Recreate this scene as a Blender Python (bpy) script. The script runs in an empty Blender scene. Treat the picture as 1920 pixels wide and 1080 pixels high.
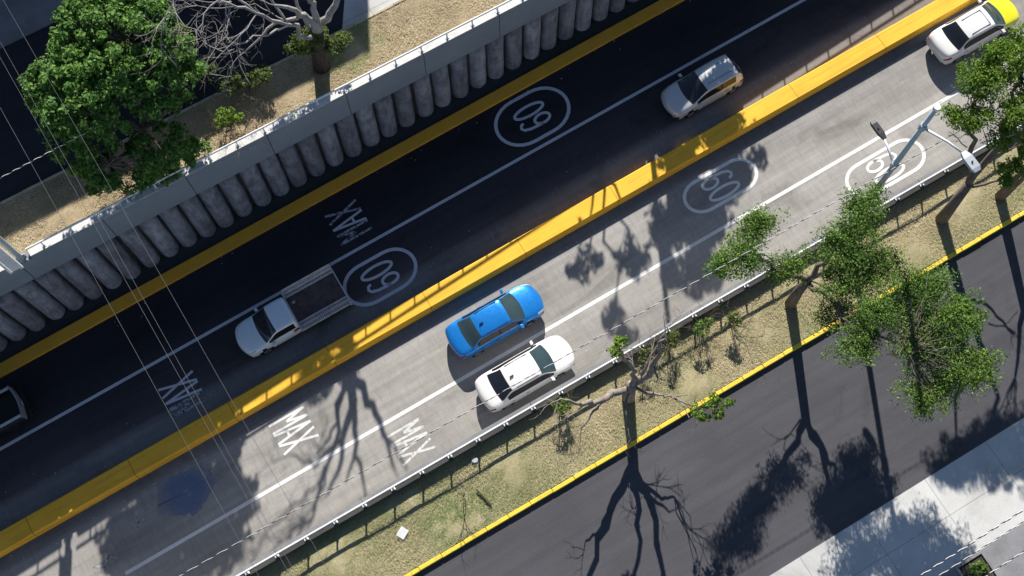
import bpy, math, random
import numpy as np
from mathutils import Vector, Matrix, Euler
R = math.radians
random.seed(7); rng = np.random.default_rng(11)
S = bpy.context.scene
COL = S.collection

# ------------------------------------------------------------ camera, sky, sun, exposure
# world frame: X runs along the underpass (up-right in the photo), Y across it, Z up, street level = 0
TILT, YAW = R(17.8), R(-30.3)
cam_d = bpy.data.cameras.new('camera'); cam = bpy.data.objects.new('camera', cam_d); COL.objects.link(cam)
cam.location = (0, 0, 48.5); cam.rotation_euler = (TILT, 0, YAW)
cam_d.sensor_width = 36; cam_d.lens = 2300 / 1920 * 36; cam_d.clip_end = 3000
S.camera = cam
SUN_EL, SUN_AZ = R(33.9), R(63.5)
W = bpy.data.worlds.new('World'); S.world = W; W.use_nodes = True
nt = W.node_tree; bg = nt.nodes['Background']
sky = nt.nodes.new('ShaderNodeTexSky'); sky.sky_type = 'NISHITA'; sky.sun_disc = False
sky.sun_elevation = SUN_EL; sky.sun_rotation = math.pi / 2 - SUN_AZ
nt.links.new(sky.outputs[0], bg.inputs[0]); bg.inputs[1].default_value = 0.07
sky.altitude = 1550; sky.air_density = .9; sky.dust_density = .6
S.cycles.diffuse_bounces = 1
sl = bpy.data.lights.new('sun', 'SUN'); sl.energy = 5.0; sl.angle = R(0.5); sl.color = (1.0, 0.955, 0.88)
so = bpy.data.objects.new('sun', sl); COL.objects.link(so)
sdir = Vector((math.cos(SUN_EL) * math.cos(SUN_AZ), math.cos(SUN_EL) * math.sin(SUN_AZ), math.sin(SUN_EL)))
so.rotation_euler = sdir.to_track_quat('Z', 'Y').to_euler(); so.location = sdir * 200
S.view_settings.view_transform = 'Standard'; S.view_settings.look = 'None'
S.view_settings.exposure = 0.66; S.view_settings.gamma = 1.0; S.view_settings.use_curve_mapping = False

# ------------------------------------------------------------ helpers
def tag(o, label=None, cat=None, group=None, kind=None):
    if label: o['label'] = label
    if cat: o['category'] = cat
    if group: o['group'] = group
    if kind: o['kind'] = kind
    return o
def empty(name, loc=(0, 0, 0), rot=(0, 0, 0)):
    o = bpy.data.objects.new(name, None); COL.objects.link(o)
    o.location = loc; o.rotation_euler = rot; o.empty_display_size = .2
    return o
class MB:
    def __init__(s): s.v = []; s.f = []
    def add(s, vs, fs):
        b = len(s.v); s.v += [tuple(p) for p in vs]; s.f += [tuple(i + b for i in f) for f in fs]
    def quad(s, a, b, c, d): s.add([a, b, c, d], [(0, 1, 2, 3)])
    def box(s, x0, x1, y0, y1, z0, z1, g=0.0):           # g: slope, z += g*x
        P = [(x, y, z + g * x) for z in (z0, z1) for y in (y0, y1) for x in (x0, x1)]
        s.add(P, [(0, 2, 3, 1), (4, 5, 7, 6), (0, 1, 5, 4), (2, 6, 7, 3), (0, 4, 6, 2), (1, 3, 7, 5)])
    def obox(s, c, ax, ay, az):                          # oriented box: centre, three half-axis vectors
        c, ax, ay, az = map(Vector, (c, ax, ay, az))
        P = [c + ax * i + ay * j + az * k for k in (-1, 1) for j in (-1, 1) for i in (-1, 1)]
        s.add(P, [(0, 2, 3, 1), (4, 5, 7, 6), (0, 1, 5, 4), (2, 6, 7, 3), (0, 4, 6, 2), (1, 3, 7, 5)])
    def tube(s, pts, rad, n=6, cap=True):
        pts = [Vector(p) for p in pts]
        if not hasattr(rad, '__len__'): rad = [rad] * len(pts)
        rings = []
        for i, p in enumerate(pts):
            d = (pts[min(i + 1, len(pts) - 1)] - pts[max(i - 1, 0)]).normalized()
            a = d.orthogonal().normalized() if i == 0 else (a - d * a.dot(d)).normalized()
            b = d.cross(a)
            rings.append([p + (a * math.cos(t) + b * math.sin(t)) * rad[i] for t in [2 * math.pi * k / n for k in range(n)]])
        base = len(s.v)
        for r in rings: s.v += [tuple(q) for q in r]
        for i in range(len(rings) - 1):
            for k in range(n):
                s.f.append((base + i * n + k, base + i * n + (k + 1) % n, base + (i + 1) * n + (k + 1) % n, base + (i + 1) * n + k))
        if cap:
            s.f.append(tuple(base + k for k in reversed(range(n)))); s.f.append(tuple(base + (len(rings) - 1) * n + k for k in range(n)))
    def build(s, name, mat, parent=None, smooth=False, loc=None):
        me = bpy.data.meshes.new(name); me.from_pydata(s.v, [], s.f); me.update()
        if smooth: me.polygons.foreach_set('use_smooth', [True] * len(me.polygons))
        if mat: me.materials.append(mat)
        o = bpy.data.objects.new(name, me); COL.objects.link(o)
        if parent: o.parent = parent
        if loc: o.location = loc
        return o
def bevel(o, w=0.02, n=2):
    m = o.modifiers.new('bevel', 'BEVEL'); m.width = w; m.segments = n; m.limit_method = 'ANGLE'; return o

# ------------------------------------------------------------ materials
class N:
    """tiny node-graph helper"""
    def __init__(s, name):
        s.m = bpy.data.materials.new(name); s.m.use_nodes = True; s.t = s.m.node_tree
        s.b = s.t.nodes['Principled BSDF']; s.b.inputs['Specular IOR Level'].default_value = .3
        s.co = s.t.nodes.new('ShaderNodeTexCoord').outputs['Object']
    def n(s, t, **k):
        o = s.t.nodes.new(t)
        for a, v in k.items(): setattr(o, a, v)
        return o
    def l(s, a, b): s.t.links.new(a, b)
    def noise(s, scale=5, detail=4, rough=.6, vec=None, sc3=None, dist=0):
        o = s.n('ShaderNodeTexNoise'); o.inputs['Scale'].default_value = scale; o.inputs['Detail'].default_value = detail
        o.inputs['Roughness'].default_value = rough; o.inputs['Distortion'].default_value = dist
        v = vec or s.co
        if sc3:
            mp = s.n('ShaderNodeMapping'); mp.inputs['Scale'].default_value = sc3; s.l(v, mp.inputs[0]); v = mp.outputs[0]
        s.l(v, o.inputs['Vector']); return o.outputs['Fac']
    def ramp(s, f, stops):
        o = s.n('ShaderNodeValToRGB'); e = o.color_ramp.elements
        while len(e) < len(stops): e.new(.5)
        for el, (p, c) in zip(e, stops):
            el.position = p; el.color = (c, c, c, 1) if not hasattr(c, '__len__') else (*c, 1)
        s.l(f, o.inputs[0]); return o.outputs[0]
    def mix(s, a, b, f, mode='MIX'):
        o = s.n('ShaderNodeMix', data_type='RGBA', blend_type=mode)
        for i, x in ((6, a), (7, b)):
            if hasattr(x, 'links') or hasattr(x, 'is_linked'): s.l(x, o.inputs[i])
            else: o.inputs[i].default_value = (*x, 1)
        if hasattr(f, 'is_linked'): s.l(f, o.inputs[0])
        else: o.inputs[0].default_value = f
        return o.outputs[2]
    def axis(s, i): 
        o = s.n('ShaderNodeSeparateXYZ'); s.l(s.co, o.inputs[0]); return o.outputs[i]
    def rng(s, v, a, b, c=0, d=1):
        o = s.n('ShaderNodeMapRange'); s.l(v, o.inputs[0])
        for i, x in enumerate((a, b, c, d)): o.inputs[i + 1].default_value = x
        return o.outputs[0]
    def bump(s, h, st=.3, d=.02):
        o = s.n('ShaderNodeBump'); o.inputs['Strength'].default_value = st; o.inputs['Distance'].default_value = d
        s.l(h, o.inputs['Height']); s.l(o.outputs[0], s.b.inputs['Normal'])
    def col(s, c): s.l(c, s.b.inputs['Base Color'])
def plain(name, c, rough=.6, metal=0, spec=.3, var=.12, scale=3, coat=0):
    g = N(name); f = g.noise(scale, 5)
    hi = tuple(min(1, x * (1 + var)) for x in c); lo = tuple(x * (1 - var) for x in c)
    g.col(g.ramp(f, [(.3, lo), (.7, hi)]))
    g.b.inputs['Roughness'].default_value = rough; g.b.inputs['Metallic'].default_value = metal
    g.b.inputs['Specular IOR Level'].default_value = spec; g.b.inputs['Coat Weight'].default_value = coat
    g.b.inputs['Coat Roughness'].default_value = .05
    return g.m

def make_road_mat():
    g = N('worn road surface')
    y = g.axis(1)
    # bands across the carriageway: dark oily asphalt on the far side with wall shade mixed in, pale worn concrete on the near side
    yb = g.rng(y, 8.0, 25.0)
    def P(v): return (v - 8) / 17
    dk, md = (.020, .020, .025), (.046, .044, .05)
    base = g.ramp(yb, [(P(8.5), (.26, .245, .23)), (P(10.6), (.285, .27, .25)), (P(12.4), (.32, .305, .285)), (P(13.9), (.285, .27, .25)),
                       (P(15.1), (.30, .285, .27)), (P(15.35), (.19, .18, .175)), (P(16.5), (.20, .185, .175)), (P(17.75), (.20, .185, .175)), (P(18.15), (.075, .07, .075)), (P(18.9), md),  # dip in tone beside the median paints its shadow strip
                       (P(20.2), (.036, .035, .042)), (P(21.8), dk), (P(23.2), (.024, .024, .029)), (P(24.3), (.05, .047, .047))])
    big = g.noise(.35, 4, .6, sc3=(.5, 1.2, 1))
    c = g.mix(base, g.ramp(big, [(.3, .82), (.7, 1.22)]), 1, 'MULTIPLY')
    streak = g.noise(1.0, 6, .65, sc3=(.12, 3.5, 1))
    c = g.mix(c, g.ramp(streak, [(.35, .92), (.65, 1.14)]), 1, 'MULTIPLY')
    # transverse brush marks and scuffs
    br = g.noise(2.2, 4, .7, sc3=(3.0, .5, 1), dist=.4)
    c = g.mix(c, g.ramp(br, [(.3, .88), (.62, 1.05), (.75, .98)]), 1, 'MULTIPLY')
    stain = g.noise(.5, 5, .62, sc3=(.5, 1, 1), dist=.8)
    c = g.mix(c, g.ramp(stain, [(.56, 1.0), (.72, .66)]), 1, 'MULTIPLY')
    fine = g.noise(30, 3, .7)
    c = g.mix(c, g.ramp(fine, [(.3, .86), (.7, 1.12)]), 1, 'MULTIPLY')
    g.col(c); g.b.inputs['Roughness'].default_value = .85; g.bump(fine, .25, .01)
    return g.m
def make_asphalt(name, c, var=.25):
    g = N(name); a = g.noise(.4, 5, .6, sc3=(.6, 1, 1)); b = g.noise(28, 3, .7); s = g.noise(1, 5, .6, sc3=(.1, 2.5, 1))
    x = g.ramp(a, [(.3, tuple(v * (1 - var) for v in c)), (.7, tuple(v * (1 + var) for v in c))])
    x = g.mix(x, g.ramp(b, [(.3, .8), (.7, 1.15)]), 1, 'MULTIPLY'); x = g.mix(x, g.ramp(s, [(.35, .88), (.65, 1.08)]), 1, 'MULTIPLY'); o2 = g.noise(.55, 5, .65, sc3=(.6, 1, 1), dist=1); x = g.mix(x, g.ramp(o2, [(.58, 1.0), (.74, .74)]), 1, 'MULTIPLY')
    g.col(x); g.b.inputs['Roughness'].default_value = .8; g.bump(b, .3, .01); return g.m
def make_conc(name, c, dirt=.4, vert=False, sc=1.2):
    g = N(name); a = g.noise(sc, 6, .65); f = g.noise(22, 3, .7)
    x = g.ramp(a, [(.28, tuple(v * (1 - dirt) for v in c)), (.6, c), (.8, tuple(min(1, v * 1.12) for v in c))])
    x = g.mix(x, g.ramp(f, [(.3, .9), (.7, 1.08)]), 1, 'MULTIPLY')
    if vert:
        s = g.noise(1.4, 5, .65, sc3=(4.0, 4.0, .35)); x = g.mix(x, g.ramp(s, [(.36, .55), (.58, 1.05)]), 1, 'MULTIPLY')
    g.col(x); g.b.inputs['Roughness'].default_value = .85; g.bump(f, .2, .01); return g.m
def make_pile():
    g = N('stained pile concrete'); oi = g.n('ShaderNodeObjectInfo'); wp = g.n('ShaderNodeNewGeometry').outputs['Position']
    a = g.noise(1.6, 6, .7, vec=wp); v = g.noise(1.8, 6, .7, vec=wp, sc3=(1.6, 1.6, .35)); f = g.noise(20, 3, .7, vec=wp)
    x = g.ramp(a, [(.28, (.21, .22, .245)), (.55, (.37, .385, .42)), (.8, (.47, .48, .51))]); x = g.mix(x, g.ramp(v, [(.36, .55), (.60, 1.08)]), 1, 'MULTIPLY')
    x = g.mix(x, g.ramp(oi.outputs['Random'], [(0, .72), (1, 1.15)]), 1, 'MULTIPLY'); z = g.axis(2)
    x = g.mix(x, g.ramp(g.rng(z, -2.0, -1.2), [(0, 1), (1, .55)]), 1, 'MULTIPLY'); g.col(g.mix(x, g.ramp(f, [(.3, .85), (.7, 1.1)]), 1, 'MULTIPLY'))  # darker towards the pile top
    g.b.inputs['Roughness'].default_value = .9; g.bump(f, .5, .03); return g.m
def make_paint(name, c, wear=.5, under=(.16, .15, .145), thr=.62):
    g = N(name); a = g.noise(6, 6, .75); b = g.noise(.9, 3)
    w = g.ramp(a, [(thr - .04, 0), (thr + .06, 1)])
    x = g.mix(g.ramp(b, [(.3, tuple(v * .88 for v in c)), (.7, c)]), under, w if wear else 0)
    f = g.noise(30, 2); x = g.mix(x, g.ramp(f, [(.3, .92), (.7, 1.04)]), 1, 'MULTIPLY')
    g.col(x); g.b.inputs['Roughness'].default_value = .7; return g.m
def make_median():
    g = N('median yellow paint'); b = g.noise(.9, 4); a = g.noise(5, 6, .75); st = g.noise(1, 6, .7, sc3=(.25, 6, 3))
    x = g.ramp(b, [(.3, (.86, .46, .042)), (.7, (.95, .53, .05))])
    x = g.mix(x, (.5, .27, .06), g.ramp(a, [(.64, 0), (.76, .8)])); x = g.mix(x, g.ramp(st, [(.3, .74), (.5, 1.0)]), 1, 'MULTIPLY')
    w = g.n('ShaderNodeMath', operation='FRACT'); d = g.n('ShaderNodeMath', operation='DIVIDE'); g.l(g.axis(0), d.inputs[0]); d.inputs[1].default_value = 5.0; g.l(d.outputs[0], w.inputs[0])
    x = g.mix(x, g.ramp(w.outputs[0], [(0, .35), (.004, .35), (.006, 1.0)]), 1, 'MULTIPLY')
    f = g.noise(26, 3, .7); x = g.mix(x, g.ramp(f, [(.3, .9), (.7, 1.05)]), 1, 'MULTIPLY')
    g.col(x); g.b.inputs['Roughness'].default_value = .75; g.bump(f, .15, .01); return g.m
def make_pave(name, c, step):
    g = N(name); a = g.noise(.7, 6, .65); f = g.noise(22, 3, .7); st = g.noise(.25, 5, .7, dist=.6)
    x = g.ramp(a, [(.28, tuple(v * .84 for v in c)), (.6, c), (.8, tuple(v * 1.06 for v in c))]); x = g.mix(x, g.ramp(st, [(.52, 1.0), (.68, .72)]), 1, 'MULTIPLY')
    br = g.n('ShaderNodeTexBrick'); br.offset = .0; br.inputs['Color1'].default_value = (1, 1, 1, 1); br.inputs['Color2'].default_value = (.93, .93, .93, 1); br.inputs['Mortar'].default_value = (.55, .54, .52, 1)
    br.inputs['Scale'].default_value = 1; br.inputs['Mortar Size'].default_value = .014; br.inputs['Brick Width'].default_value = step; br.inputs['Row Height'].default_value = 1.65
    g.l(g.co, br.inputs['Vector']); x = g.mix(x, br.outputs[0], 1, 'MULTIPLY'); x = g.mix(x, g.ramp(f, [(.3, .9), (.7, 1.06)]), 1, 'MULTIPLY')
    g.col(x); g.b.inputs['Roughness'].default_value = .85; g.bump(f, .15, .01); return g.m
def make_patch():
    g = N('faded blue road paint'); d = g.n('ShaderNodeVectorMath', operation='DISTANCE'); g.l(g.co, d.inputs[0]); d.inputs[1].default_value = (-8.4, 14.2, zr(-8.4))
    a = g.noise(2.2, 6, .7); ad = g.n('ShaderNodeMath', operation='MULTIPLY_ADD'); g.l(a, ad.inputs[0]); ad.inputs[1].default_value = 1.3; g.l(d.outputs['Value'], ad.inputs[2])
    x = g.mix((.13, .17, .27), (.26, .25, .245), g.rng(ad.outputs[0], 1.35, 2.15)); x = g.mix(x, (.30, .36, .42), g.ramp(g.noise(1.1, 3), [(.60, 0), (.75, .7)]))  # pale spot paints a sheen into the blue
    f = g.noise(30, 3, .7); g.col(g.mix(x, g.ramp(f, [(.3, .86), (.7, 1.12)]), 1, 'MULTIPLY')); g.b.inputs['Roughness'].default_value = .85; return g.m
def make_leaf(name, lo, mid, hi):
    g = N(name); r = g.n('ShaderNodeNewGeometry').outputs['Random Per Island']
    n = g.noise(.7, 3)
    x = g.ramp(r, [(0, lo), (.5, mid), (1, hi)]); x = g.mix(x, g.ramp(n, [(.3, (.85, .9, .9)), (.7, (1.2, 1.12, 1.0))]), 1, 'MULTIPLY')
    g.col(x); g.b.inputs['Roughness'].default_value = .6; g.b.inputs['Specular IOR Level'].default_value = .25
    tr = g.n('ShaderNodeBsdfTranslucent'); g.l(x, tr.inputs[0]); mx = g.n('ShaderNodeMixShader'); mx.inputs[0].default_value = .38
    out = g.t.nodes['Material Output']; g.l(g.b.outputs[0], mx.inputs[1]); g.l(tr.outputs[0], mx.inputs[2]); g.l(mx.outputs[0], out.inputs[0])
    return g.m
def make_attr(name, rough=.9):
    g = N(name); a = g.n('ShaderNodeAttribute'); a.attribute_name = 'tint'; r = g.n('ShaderNodeNewGeometry').outputs['Random Per Island']
    g.col(g.mix(a.outputs[0], g.ramp(r, [(0, .78), (1, 1.22)]), 1, 'MULTIPLY')); g.b.inputs['Roughness'].default_value = rough; return g.m
def make_soil(name, a, b, c):
    g = N(name); n1 = g.noise(.6, 6, .65); n2 = g.noise(9, 5, .75)
    n3 = g.noise(26, 4, .8); x = g.ramp(n1, [(.3, a), (.5, b), (.72, c)]); x = g.mix(x, g.ramp(n2, [(.3, .7), (.55, 1), (.75, 1.15)]), 1, 'MULTIPLY'); x = g.mix(x, g.ramp(n3, [(.3, .7), (.7, 1.15)]), 1, 'MULTIPLY')
    g.col(x); g.b.inputs['Roughness'].default_value = 1; g.bump(n2, .25, .03); return g.m
def carpaint(name, c, metal=0.0, rough=.35):
    g = N(name); f = g.noise(4, 4, .6); g.col(g.ramp(f, [(.3, tuple(x * .94 for x in c)), (.7, c)]))
    d = g.noise(9, 5, .7); g.l(g.ramp(d, [(.3, rough * .8), (.7, min(1, rough * 1.5))]), g.b.inputs['Roughness'])
    g.b.inputs['Metallic'].default_value = metal; g.b.inputs['Coat Weight'].default_value = .6; g.b.inputs['Coat Roughness'].default_value = .06
    return g.m
def make_bark(name, a, b):
    g = N(name); n1 = g.noise(6, 6, .7, sc3=(1, 1, .25)); g.col(g.ramp(n1, [(.3, a), (.7, b)])); g.b.inputs['Roughness'].default_value = .95; g.bump(n1, .7, .03); return g.m

M = dict(
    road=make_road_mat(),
    street=make_asphalt('dark new asphalt', (.072, .071, .08), .14),
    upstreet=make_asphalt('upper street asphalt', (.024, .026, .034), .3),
    pave=make_pave('pale pavement concrete', (.60, .595, .575), 3.0),
    uppave=make_conc('grey pavement concrete', (.25, .25, .26), .3),
    median=make_median(),
    upkerb=make_conc('old cream kerb', (.50, .45, .33), .3),
    beam=make_conc('painted grey beam', (.235, .265, .29), .12, sc=.5),
    beamtop=make_conc('pale beam top', (.74, .72, .69), .25, sc=2.5),
    pile=make_pile(),
    backing=make_conc('dark wall between piles', (.07, .069, .072), .5, True),  # dark tone for the wall in the gaps between piles
    parapet=make_conc('shade toned parapet concrete', (.07, .068, .062), .4),  # low tone puts the outer face's shade into the colour
    yellow=make_paint('yellow kerb paint', (.95, .47, .045), 1, (.62, .33, .06), .70),
    yellow2=make_paint('scuffed yellow kerb paint', (.86, .62, .06), 1, (.35, .27, .12), .60),
    white=make_paint('white road paint', (.78, .78, .77), 1, (.4, .39, .37), .66),
    wornwhite=make_paint('worn white road paint', (.64, .65, .70), 1, (.14, .14, .16), .64),
    chalkwhite=make_paint('chalky worn road paint', (.66, .66, .64), 1, (.31, .295, .28), .55),
    fadedwhite=make_paint('nearly gone white road paint', (.46, .465, .50), 1, (.04, .04, .05), .52),
    bluepaint=None,
    rail=plain('white railing paint', (.78, .78, .76), .45),
    lamp=plain('pale blue grey lamp paint', (.42, .50, .54), .4, .1, .5),
    lampwhite=plain('white lamp arm', (.75, .74, .74), .4), lamphead=plain('lamp head grey', (.45, .48, .52), .4, .2, .5), lampdark=plain('dark lamp housing', (.05, .05, .055), .5),
    sideglass=plain('dark side glass', (.014, .015, .018), .12, 0, .25, .05),
    glass=plain('dark car glass', (.014, .016, .022), .06, 0, .7, .05), glassteal=plain('tinted car glass', (.035, .06, .065), .06, 0, .7, .1),
    tyre=plain('tyre rubber', (.018, .018, .018), .8), rim=plain('alloy rim', (.45, .45, .46), .35, .8, .5),
    trim=plain('black car trim', (.02, .02, .021), .5), red=plain('red tail lamp', (.35, .02, .02), .25), lens=plain('clear headlamp', (.5, .52, .55), .15, .2, .6),
    plate=plain('grey bumper plastic', (.3, .3, .31), .5),
    blue=carpaint('blue metallic car paint', (.012, .22, .66), .35, .3), whitecar=carpaint('white car paint', (.80, .78, .76)),
    skywhite=carpaint('sky tinted white truck paint', (.74, .85, .90)), silver=carpaint('silver car paint', (.60, .62, .63), .25, .32),  # blue in the truck white paints the sky's reflection
    taxiyellow=carpaint('bright yellow taxi paint', (.74, .70, .02)), black=carpaint('black truck paint', (.015, .016, .02)),
    bedfloor=plain('dark truck bed floor', (.11, .085, .078), .8, 0, .2, .35), rack=plain('weathered rack wood', (.62, .55, .51), .8, 0, .2, .2), rackmetal=plain('grey rack metal', (.55, .55, .57), .5, .3),
    leafdark=make_leaf('deep green leaves', (.055, .135, .03), (.115, .25, .05), (.23, .39, .09)),
    leafmid=make_leaf('mid green leaves', (.08, .155, .03), (.145, .265, .05), (.24, .38, .085)),
    leafbright=make_leaf('bright yellow green leaves', (.085, .165, .018), (.15, .27, .03), (.23, .35, .05)),
    leafolive=make_leaf('olive green leaves', (.075, .115, .025), (.125, .18, .04), (.19, .24, .07)),
    bark=make_bark('brown bark', (.09, .07, .055), (.24, .195, .16)), barkpale=make_bark('bleached dead wood', (.19, .175, .165), (.42, .39, .37)),
    barkdark=make_bark('dark trunk bark', (.035, .026, .02), (.10, .08, .065)),
    barkgrey=make_bark('grey weathered bark', (.14, .115, .095), (.36, .31, .27)),
    drytwig=make_bark('dry twigs', (.13, .095, .07), (.26, .20, .14)),
    grass=make_attr('grass blades'),
    soilup=make_soil('dry verge soil', (.26, .21, .13), (.44, .35, .22), (.56, .46, .31)),
    soillow=make_soil('near verge soil', (.26, .25, .12), (.40, .35, .2), (.50, .43, .28)),
    earth=make_soil('bare town ground', (.12, .11, .09), (.18, .16, .13), (.24, .22, .18)),
    cable=plain('weathered cable', (.12, .12, .13), .5), cablepale=plain('pale bare cable strand', (.62, .62, .62), .4), cabledark=plain('black cable strand', (.015, .015, .015), .6),
    paper=plain('white board', (.85, .84, .82), .7), wood=plain('old plank', (.07, .05, .035), .9), lid=plain('pale plastic lid', (.42, .46, .48), .6),
    wall=plain('rendered wall', (.42, .36, .28), .9, 0, .2, .2, .5), roofing=plain('flat roof', (.2, .19, .18), .9), window=plain('window glass', (.04, .05, .06), .1, 0, .6), frame=plain('window frame', (.5, .5, .5), .6),
)

# ------------------------------------------------------------ road profile
Z0, G = -5.75, .045
U0, U1 = -150.0, 130.0
def zr(x): return Z0 + G * max(x, -60.0)
M['bluepaint'] = make_patch()
VW, VN = 24.42, 8.80            # far wall face, near wall face
def struct(o): return tag(o, kind='structure')
def sheet(name, mat, x0, x1, y0, y1, z):
    m = MB(); m.quad((x0, y0, z), (x1, y0, z), (x1, y1, z), (x0, y1, z)); return m.build(name, mat)

# ground with the trench left open
m = MB(); B = 1500
for (a, b, c, d) in ((-B, B, -B, 8.42), (-B, B, 24.85, B), (-B, U0, 8.42, 24.85), (U1, B, 8.42, 24.85)):
    m.quad((a, c, -.16), (b, c, -.16), (b, d, -.16), (a, d, -.16))
struct(m.build('ground', M['earth']))
# sunken road
m = MB(); xs = [U0, -60.0, U1]
for a, b in zip(xs, xs[1:]):
    m.quad((a, VN - .3, zr(a)), (b, VN - .3, zr(b)), (b, VW + .6, zr(b)), (a, VW + .6, zr(a)))
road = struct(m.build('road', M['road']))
# streets at grade
street = struct(sheet('street', M['street'], -300, 300, -1.65, 5.30, -.15))
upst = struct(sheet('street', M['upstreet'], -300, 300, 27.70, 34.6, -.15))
struct(sheet('pavement', M['pave'], -300, 300, -5.0, -1.65, -.146))
p2 = MB(); p2.box(-300, 300, 34.6, 41.5, -.3, 0.0); struct(p2.build('pavement', M['uppave']))
struct(sheet('pavement', M['uppave'], -300, 300, -9.5, -5.0, -.150))
p3 = MB(); p3.quad((7.4, 27.70, -.146), (60, 27.70, -.146), (60, 30.6, -.146), (9.2, 30.6, -.146)); struct(p3.build('pavement', M['pave']))  # pale sheet paints the street's sunlit part, cut along the building's shadow edge
# verges
def verge(name, mat, x0, x1, y0, y1, nx, ny, amp):
    m = MB(); vs = []
    for i in range(nx + 1):
        for j in range(ny + 1):
            x = x0 + (x1 - x0) * i / nx; y = y0 + (y1 - y0) * j / ny
            e = 0 if j in (0, ny) else amp
            vs.append((x, y, -.02 + e * (math.sin(x * 1.7 + y) * .5 + math.sin(x * .6 - 2 * y) * .5 + random.uniform(-.5, .5))))
    m.add(vs, [(i * (ny + 1) + j, (i + 1) * (ny + 1) + j, (i + 1) * (ny + 1) + j + 1, i * (ny + 1) + j + 1) for i in range(nx) for j in range(ny)])
    return struct(m.build(name, mat, smooth=True))
verge('verge', M['soilup'], -60, 60, 24.84, 27.58, 300, 10, .05)
verge('verge', M['soillow'], -60, 60, 5.5, 8.42, 300, 10, .05)
# kerbs
def kerb(mat, x0, x1, y0, y1, z0, z1, seg=1.0):
    m = MB(); x = x0
    while x < x1 - .01:
        b = min(x + seg, x1); j = random.uniform(-.008, .008)
        m.box(x, b - .012, y0 + j, y1 + j, z0, z1 + random.uniform(-.006, .006)); x = b
    return struct(bevel(m.build('kerb', mat), .02, 1))
kerb(M['yellow2'], -40, 60, 5.31, 5.48, -.3, .03)
kerb(M['upkerb'], -60, 60, 27.58, 27.72, -.3, .03)
m = MB(); m.box(-60, U1, 23.30, 23.92, Z0 - .2, Z0 + .12, G); struct(bevel(m.build('kerb', M['yellow']), .03, 2))

# ------------------------------------------------------------ median barrier
med = empty('median_barrier', (0, 16.3, zr(0))); tag(med, 'long low yellow painted concrete barrier dividing the two carriageways', 'barrier')
def along(prof, x0, x1, step, z_at):
    m = MB(); n = len(prof); x = x0; k = 0; vs = []
    xs = list(np.arange(x0, x1, step)) + [x1]
    for x in xs: vs += [(x, y, z_at(x) + z) for y, z in prof]
    fs = [(i * n + j, (i + 1) * n + j, (i + 1) * n + (j + 1) % n, i * n + (j + 1) % n) for i in range(len(xs) - 1) for j in range(n)]
    m.add(vs, fs); m.f.append(tuple(range(n))); m.f.append(tuple(reversed(range((len(xs) - 1) * n, len(xs) * n)))); return m
prof = [(-.46, -.2), (-.46, .14), (-.43, .50), (-.38, .55), (.40, .55), (.45, .50), (.47, .14), (.47, -.2)]
along(prof, -80, 90, 10, lambda x: zr(x) - zr(0)).build('barrier_body', M['median'], med)

# ------------------------------------------------------------ retaining walls
J0, JS = -5.48, 3.82
def segs(x0, x1, notches):
    out = []; k = math.floor((x0 - J0) / JS)
    while True:
        a, b = J0 + k * JS, J0 + (k + 1) * JS
        if a >= x1: break
        a, b = a + .012, b - .012
        cuts = [(a, b)]
        for n0, n1 in notches:
            nc = []
            for c, d in cuts:
                if n1 <= c or n0 >= d: nc.append((c, d))
                else:
                    if n0 > c: nc.append((c, n0))
                    if n1 < d: nc.append((n1, d))
            cuts = nc
        out.append(((a, b), cuts)); k += 1
    return out
NOT_F = [(-9.50, -8.70), (20.98, 21.75)]; NOT_N = [(-9.5, -8.7), (21.05, 21.85)]
wf = empty('retaining_wall', (0, VW, 0)); tag(wf, 'tall grey wall of round concrete piles under a smooth grey capping beam', 'wall')
for (a, b), cuts in segs(-40, 62, NOT_F):
    m = MB(); m.box(a, b, -.02, .40, -1.2, .55)
    for c, d in cuts: m.box(c, d, -.02, .40, .553, .76)
    o = m.build('capping_beam', M['beam'], wf); bevel(o, .015, 1)
    m = MB()
    for c, d in cuts: m.box(c, d, .0, .42, .763, .80)
    m.build('beam_coping', M['beamtop'], o)
def pile_mesh():
    m = MB(); n = 18; r = .435; vs = []; zs = [-9.0, -6, -4, -2.6, -1.9, -1.5, -1.22]
    random.seed(3)
    for z in zs:
        for k in range(n):
            t = 2 * math.pi * k / n; q = r * (1 + random.uniform(-.03, .03))
            vs.append((q * math.cos(t), q * math.sin(t), z))
    m.add(vs, [(i * n + k, i * n + (k + 1) % n, (i + 1) * n + (k + 1) % n, (i + 1) * n + k) for i in range(len(zs) - 1) for k in range(n)]); return m
pm = None
for k in range(-24, 50):
    x = -1.18 + k * .985
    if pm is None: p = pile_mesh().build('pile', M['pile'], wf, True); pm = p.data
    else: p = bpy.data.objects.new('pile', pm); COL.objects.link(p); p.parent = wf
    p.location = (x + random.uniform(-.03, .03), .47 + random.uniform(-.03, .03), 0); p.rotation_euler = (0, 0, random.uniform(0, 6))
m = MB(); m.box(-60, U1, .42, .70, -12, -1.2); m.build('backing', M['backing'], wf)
m = MB(); m.box(-60, -25.2, -.02, .41, -12, -1.21); m.box(47.5, U1, -.02, .41, -8, -1.21); m.box(-60, -40.2, -.02, .4, -1.2, .8); m.box(64, U1, -.02, .4, -1.2, .8); m.build('wall_panel', M['pile'], wf)
wn = empty('retaining_wall', (0, 8.42, 0)); tag(wn, 'near retaining wall with low dark parapet below the white railing, beside the grass', 'wall')
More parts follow.
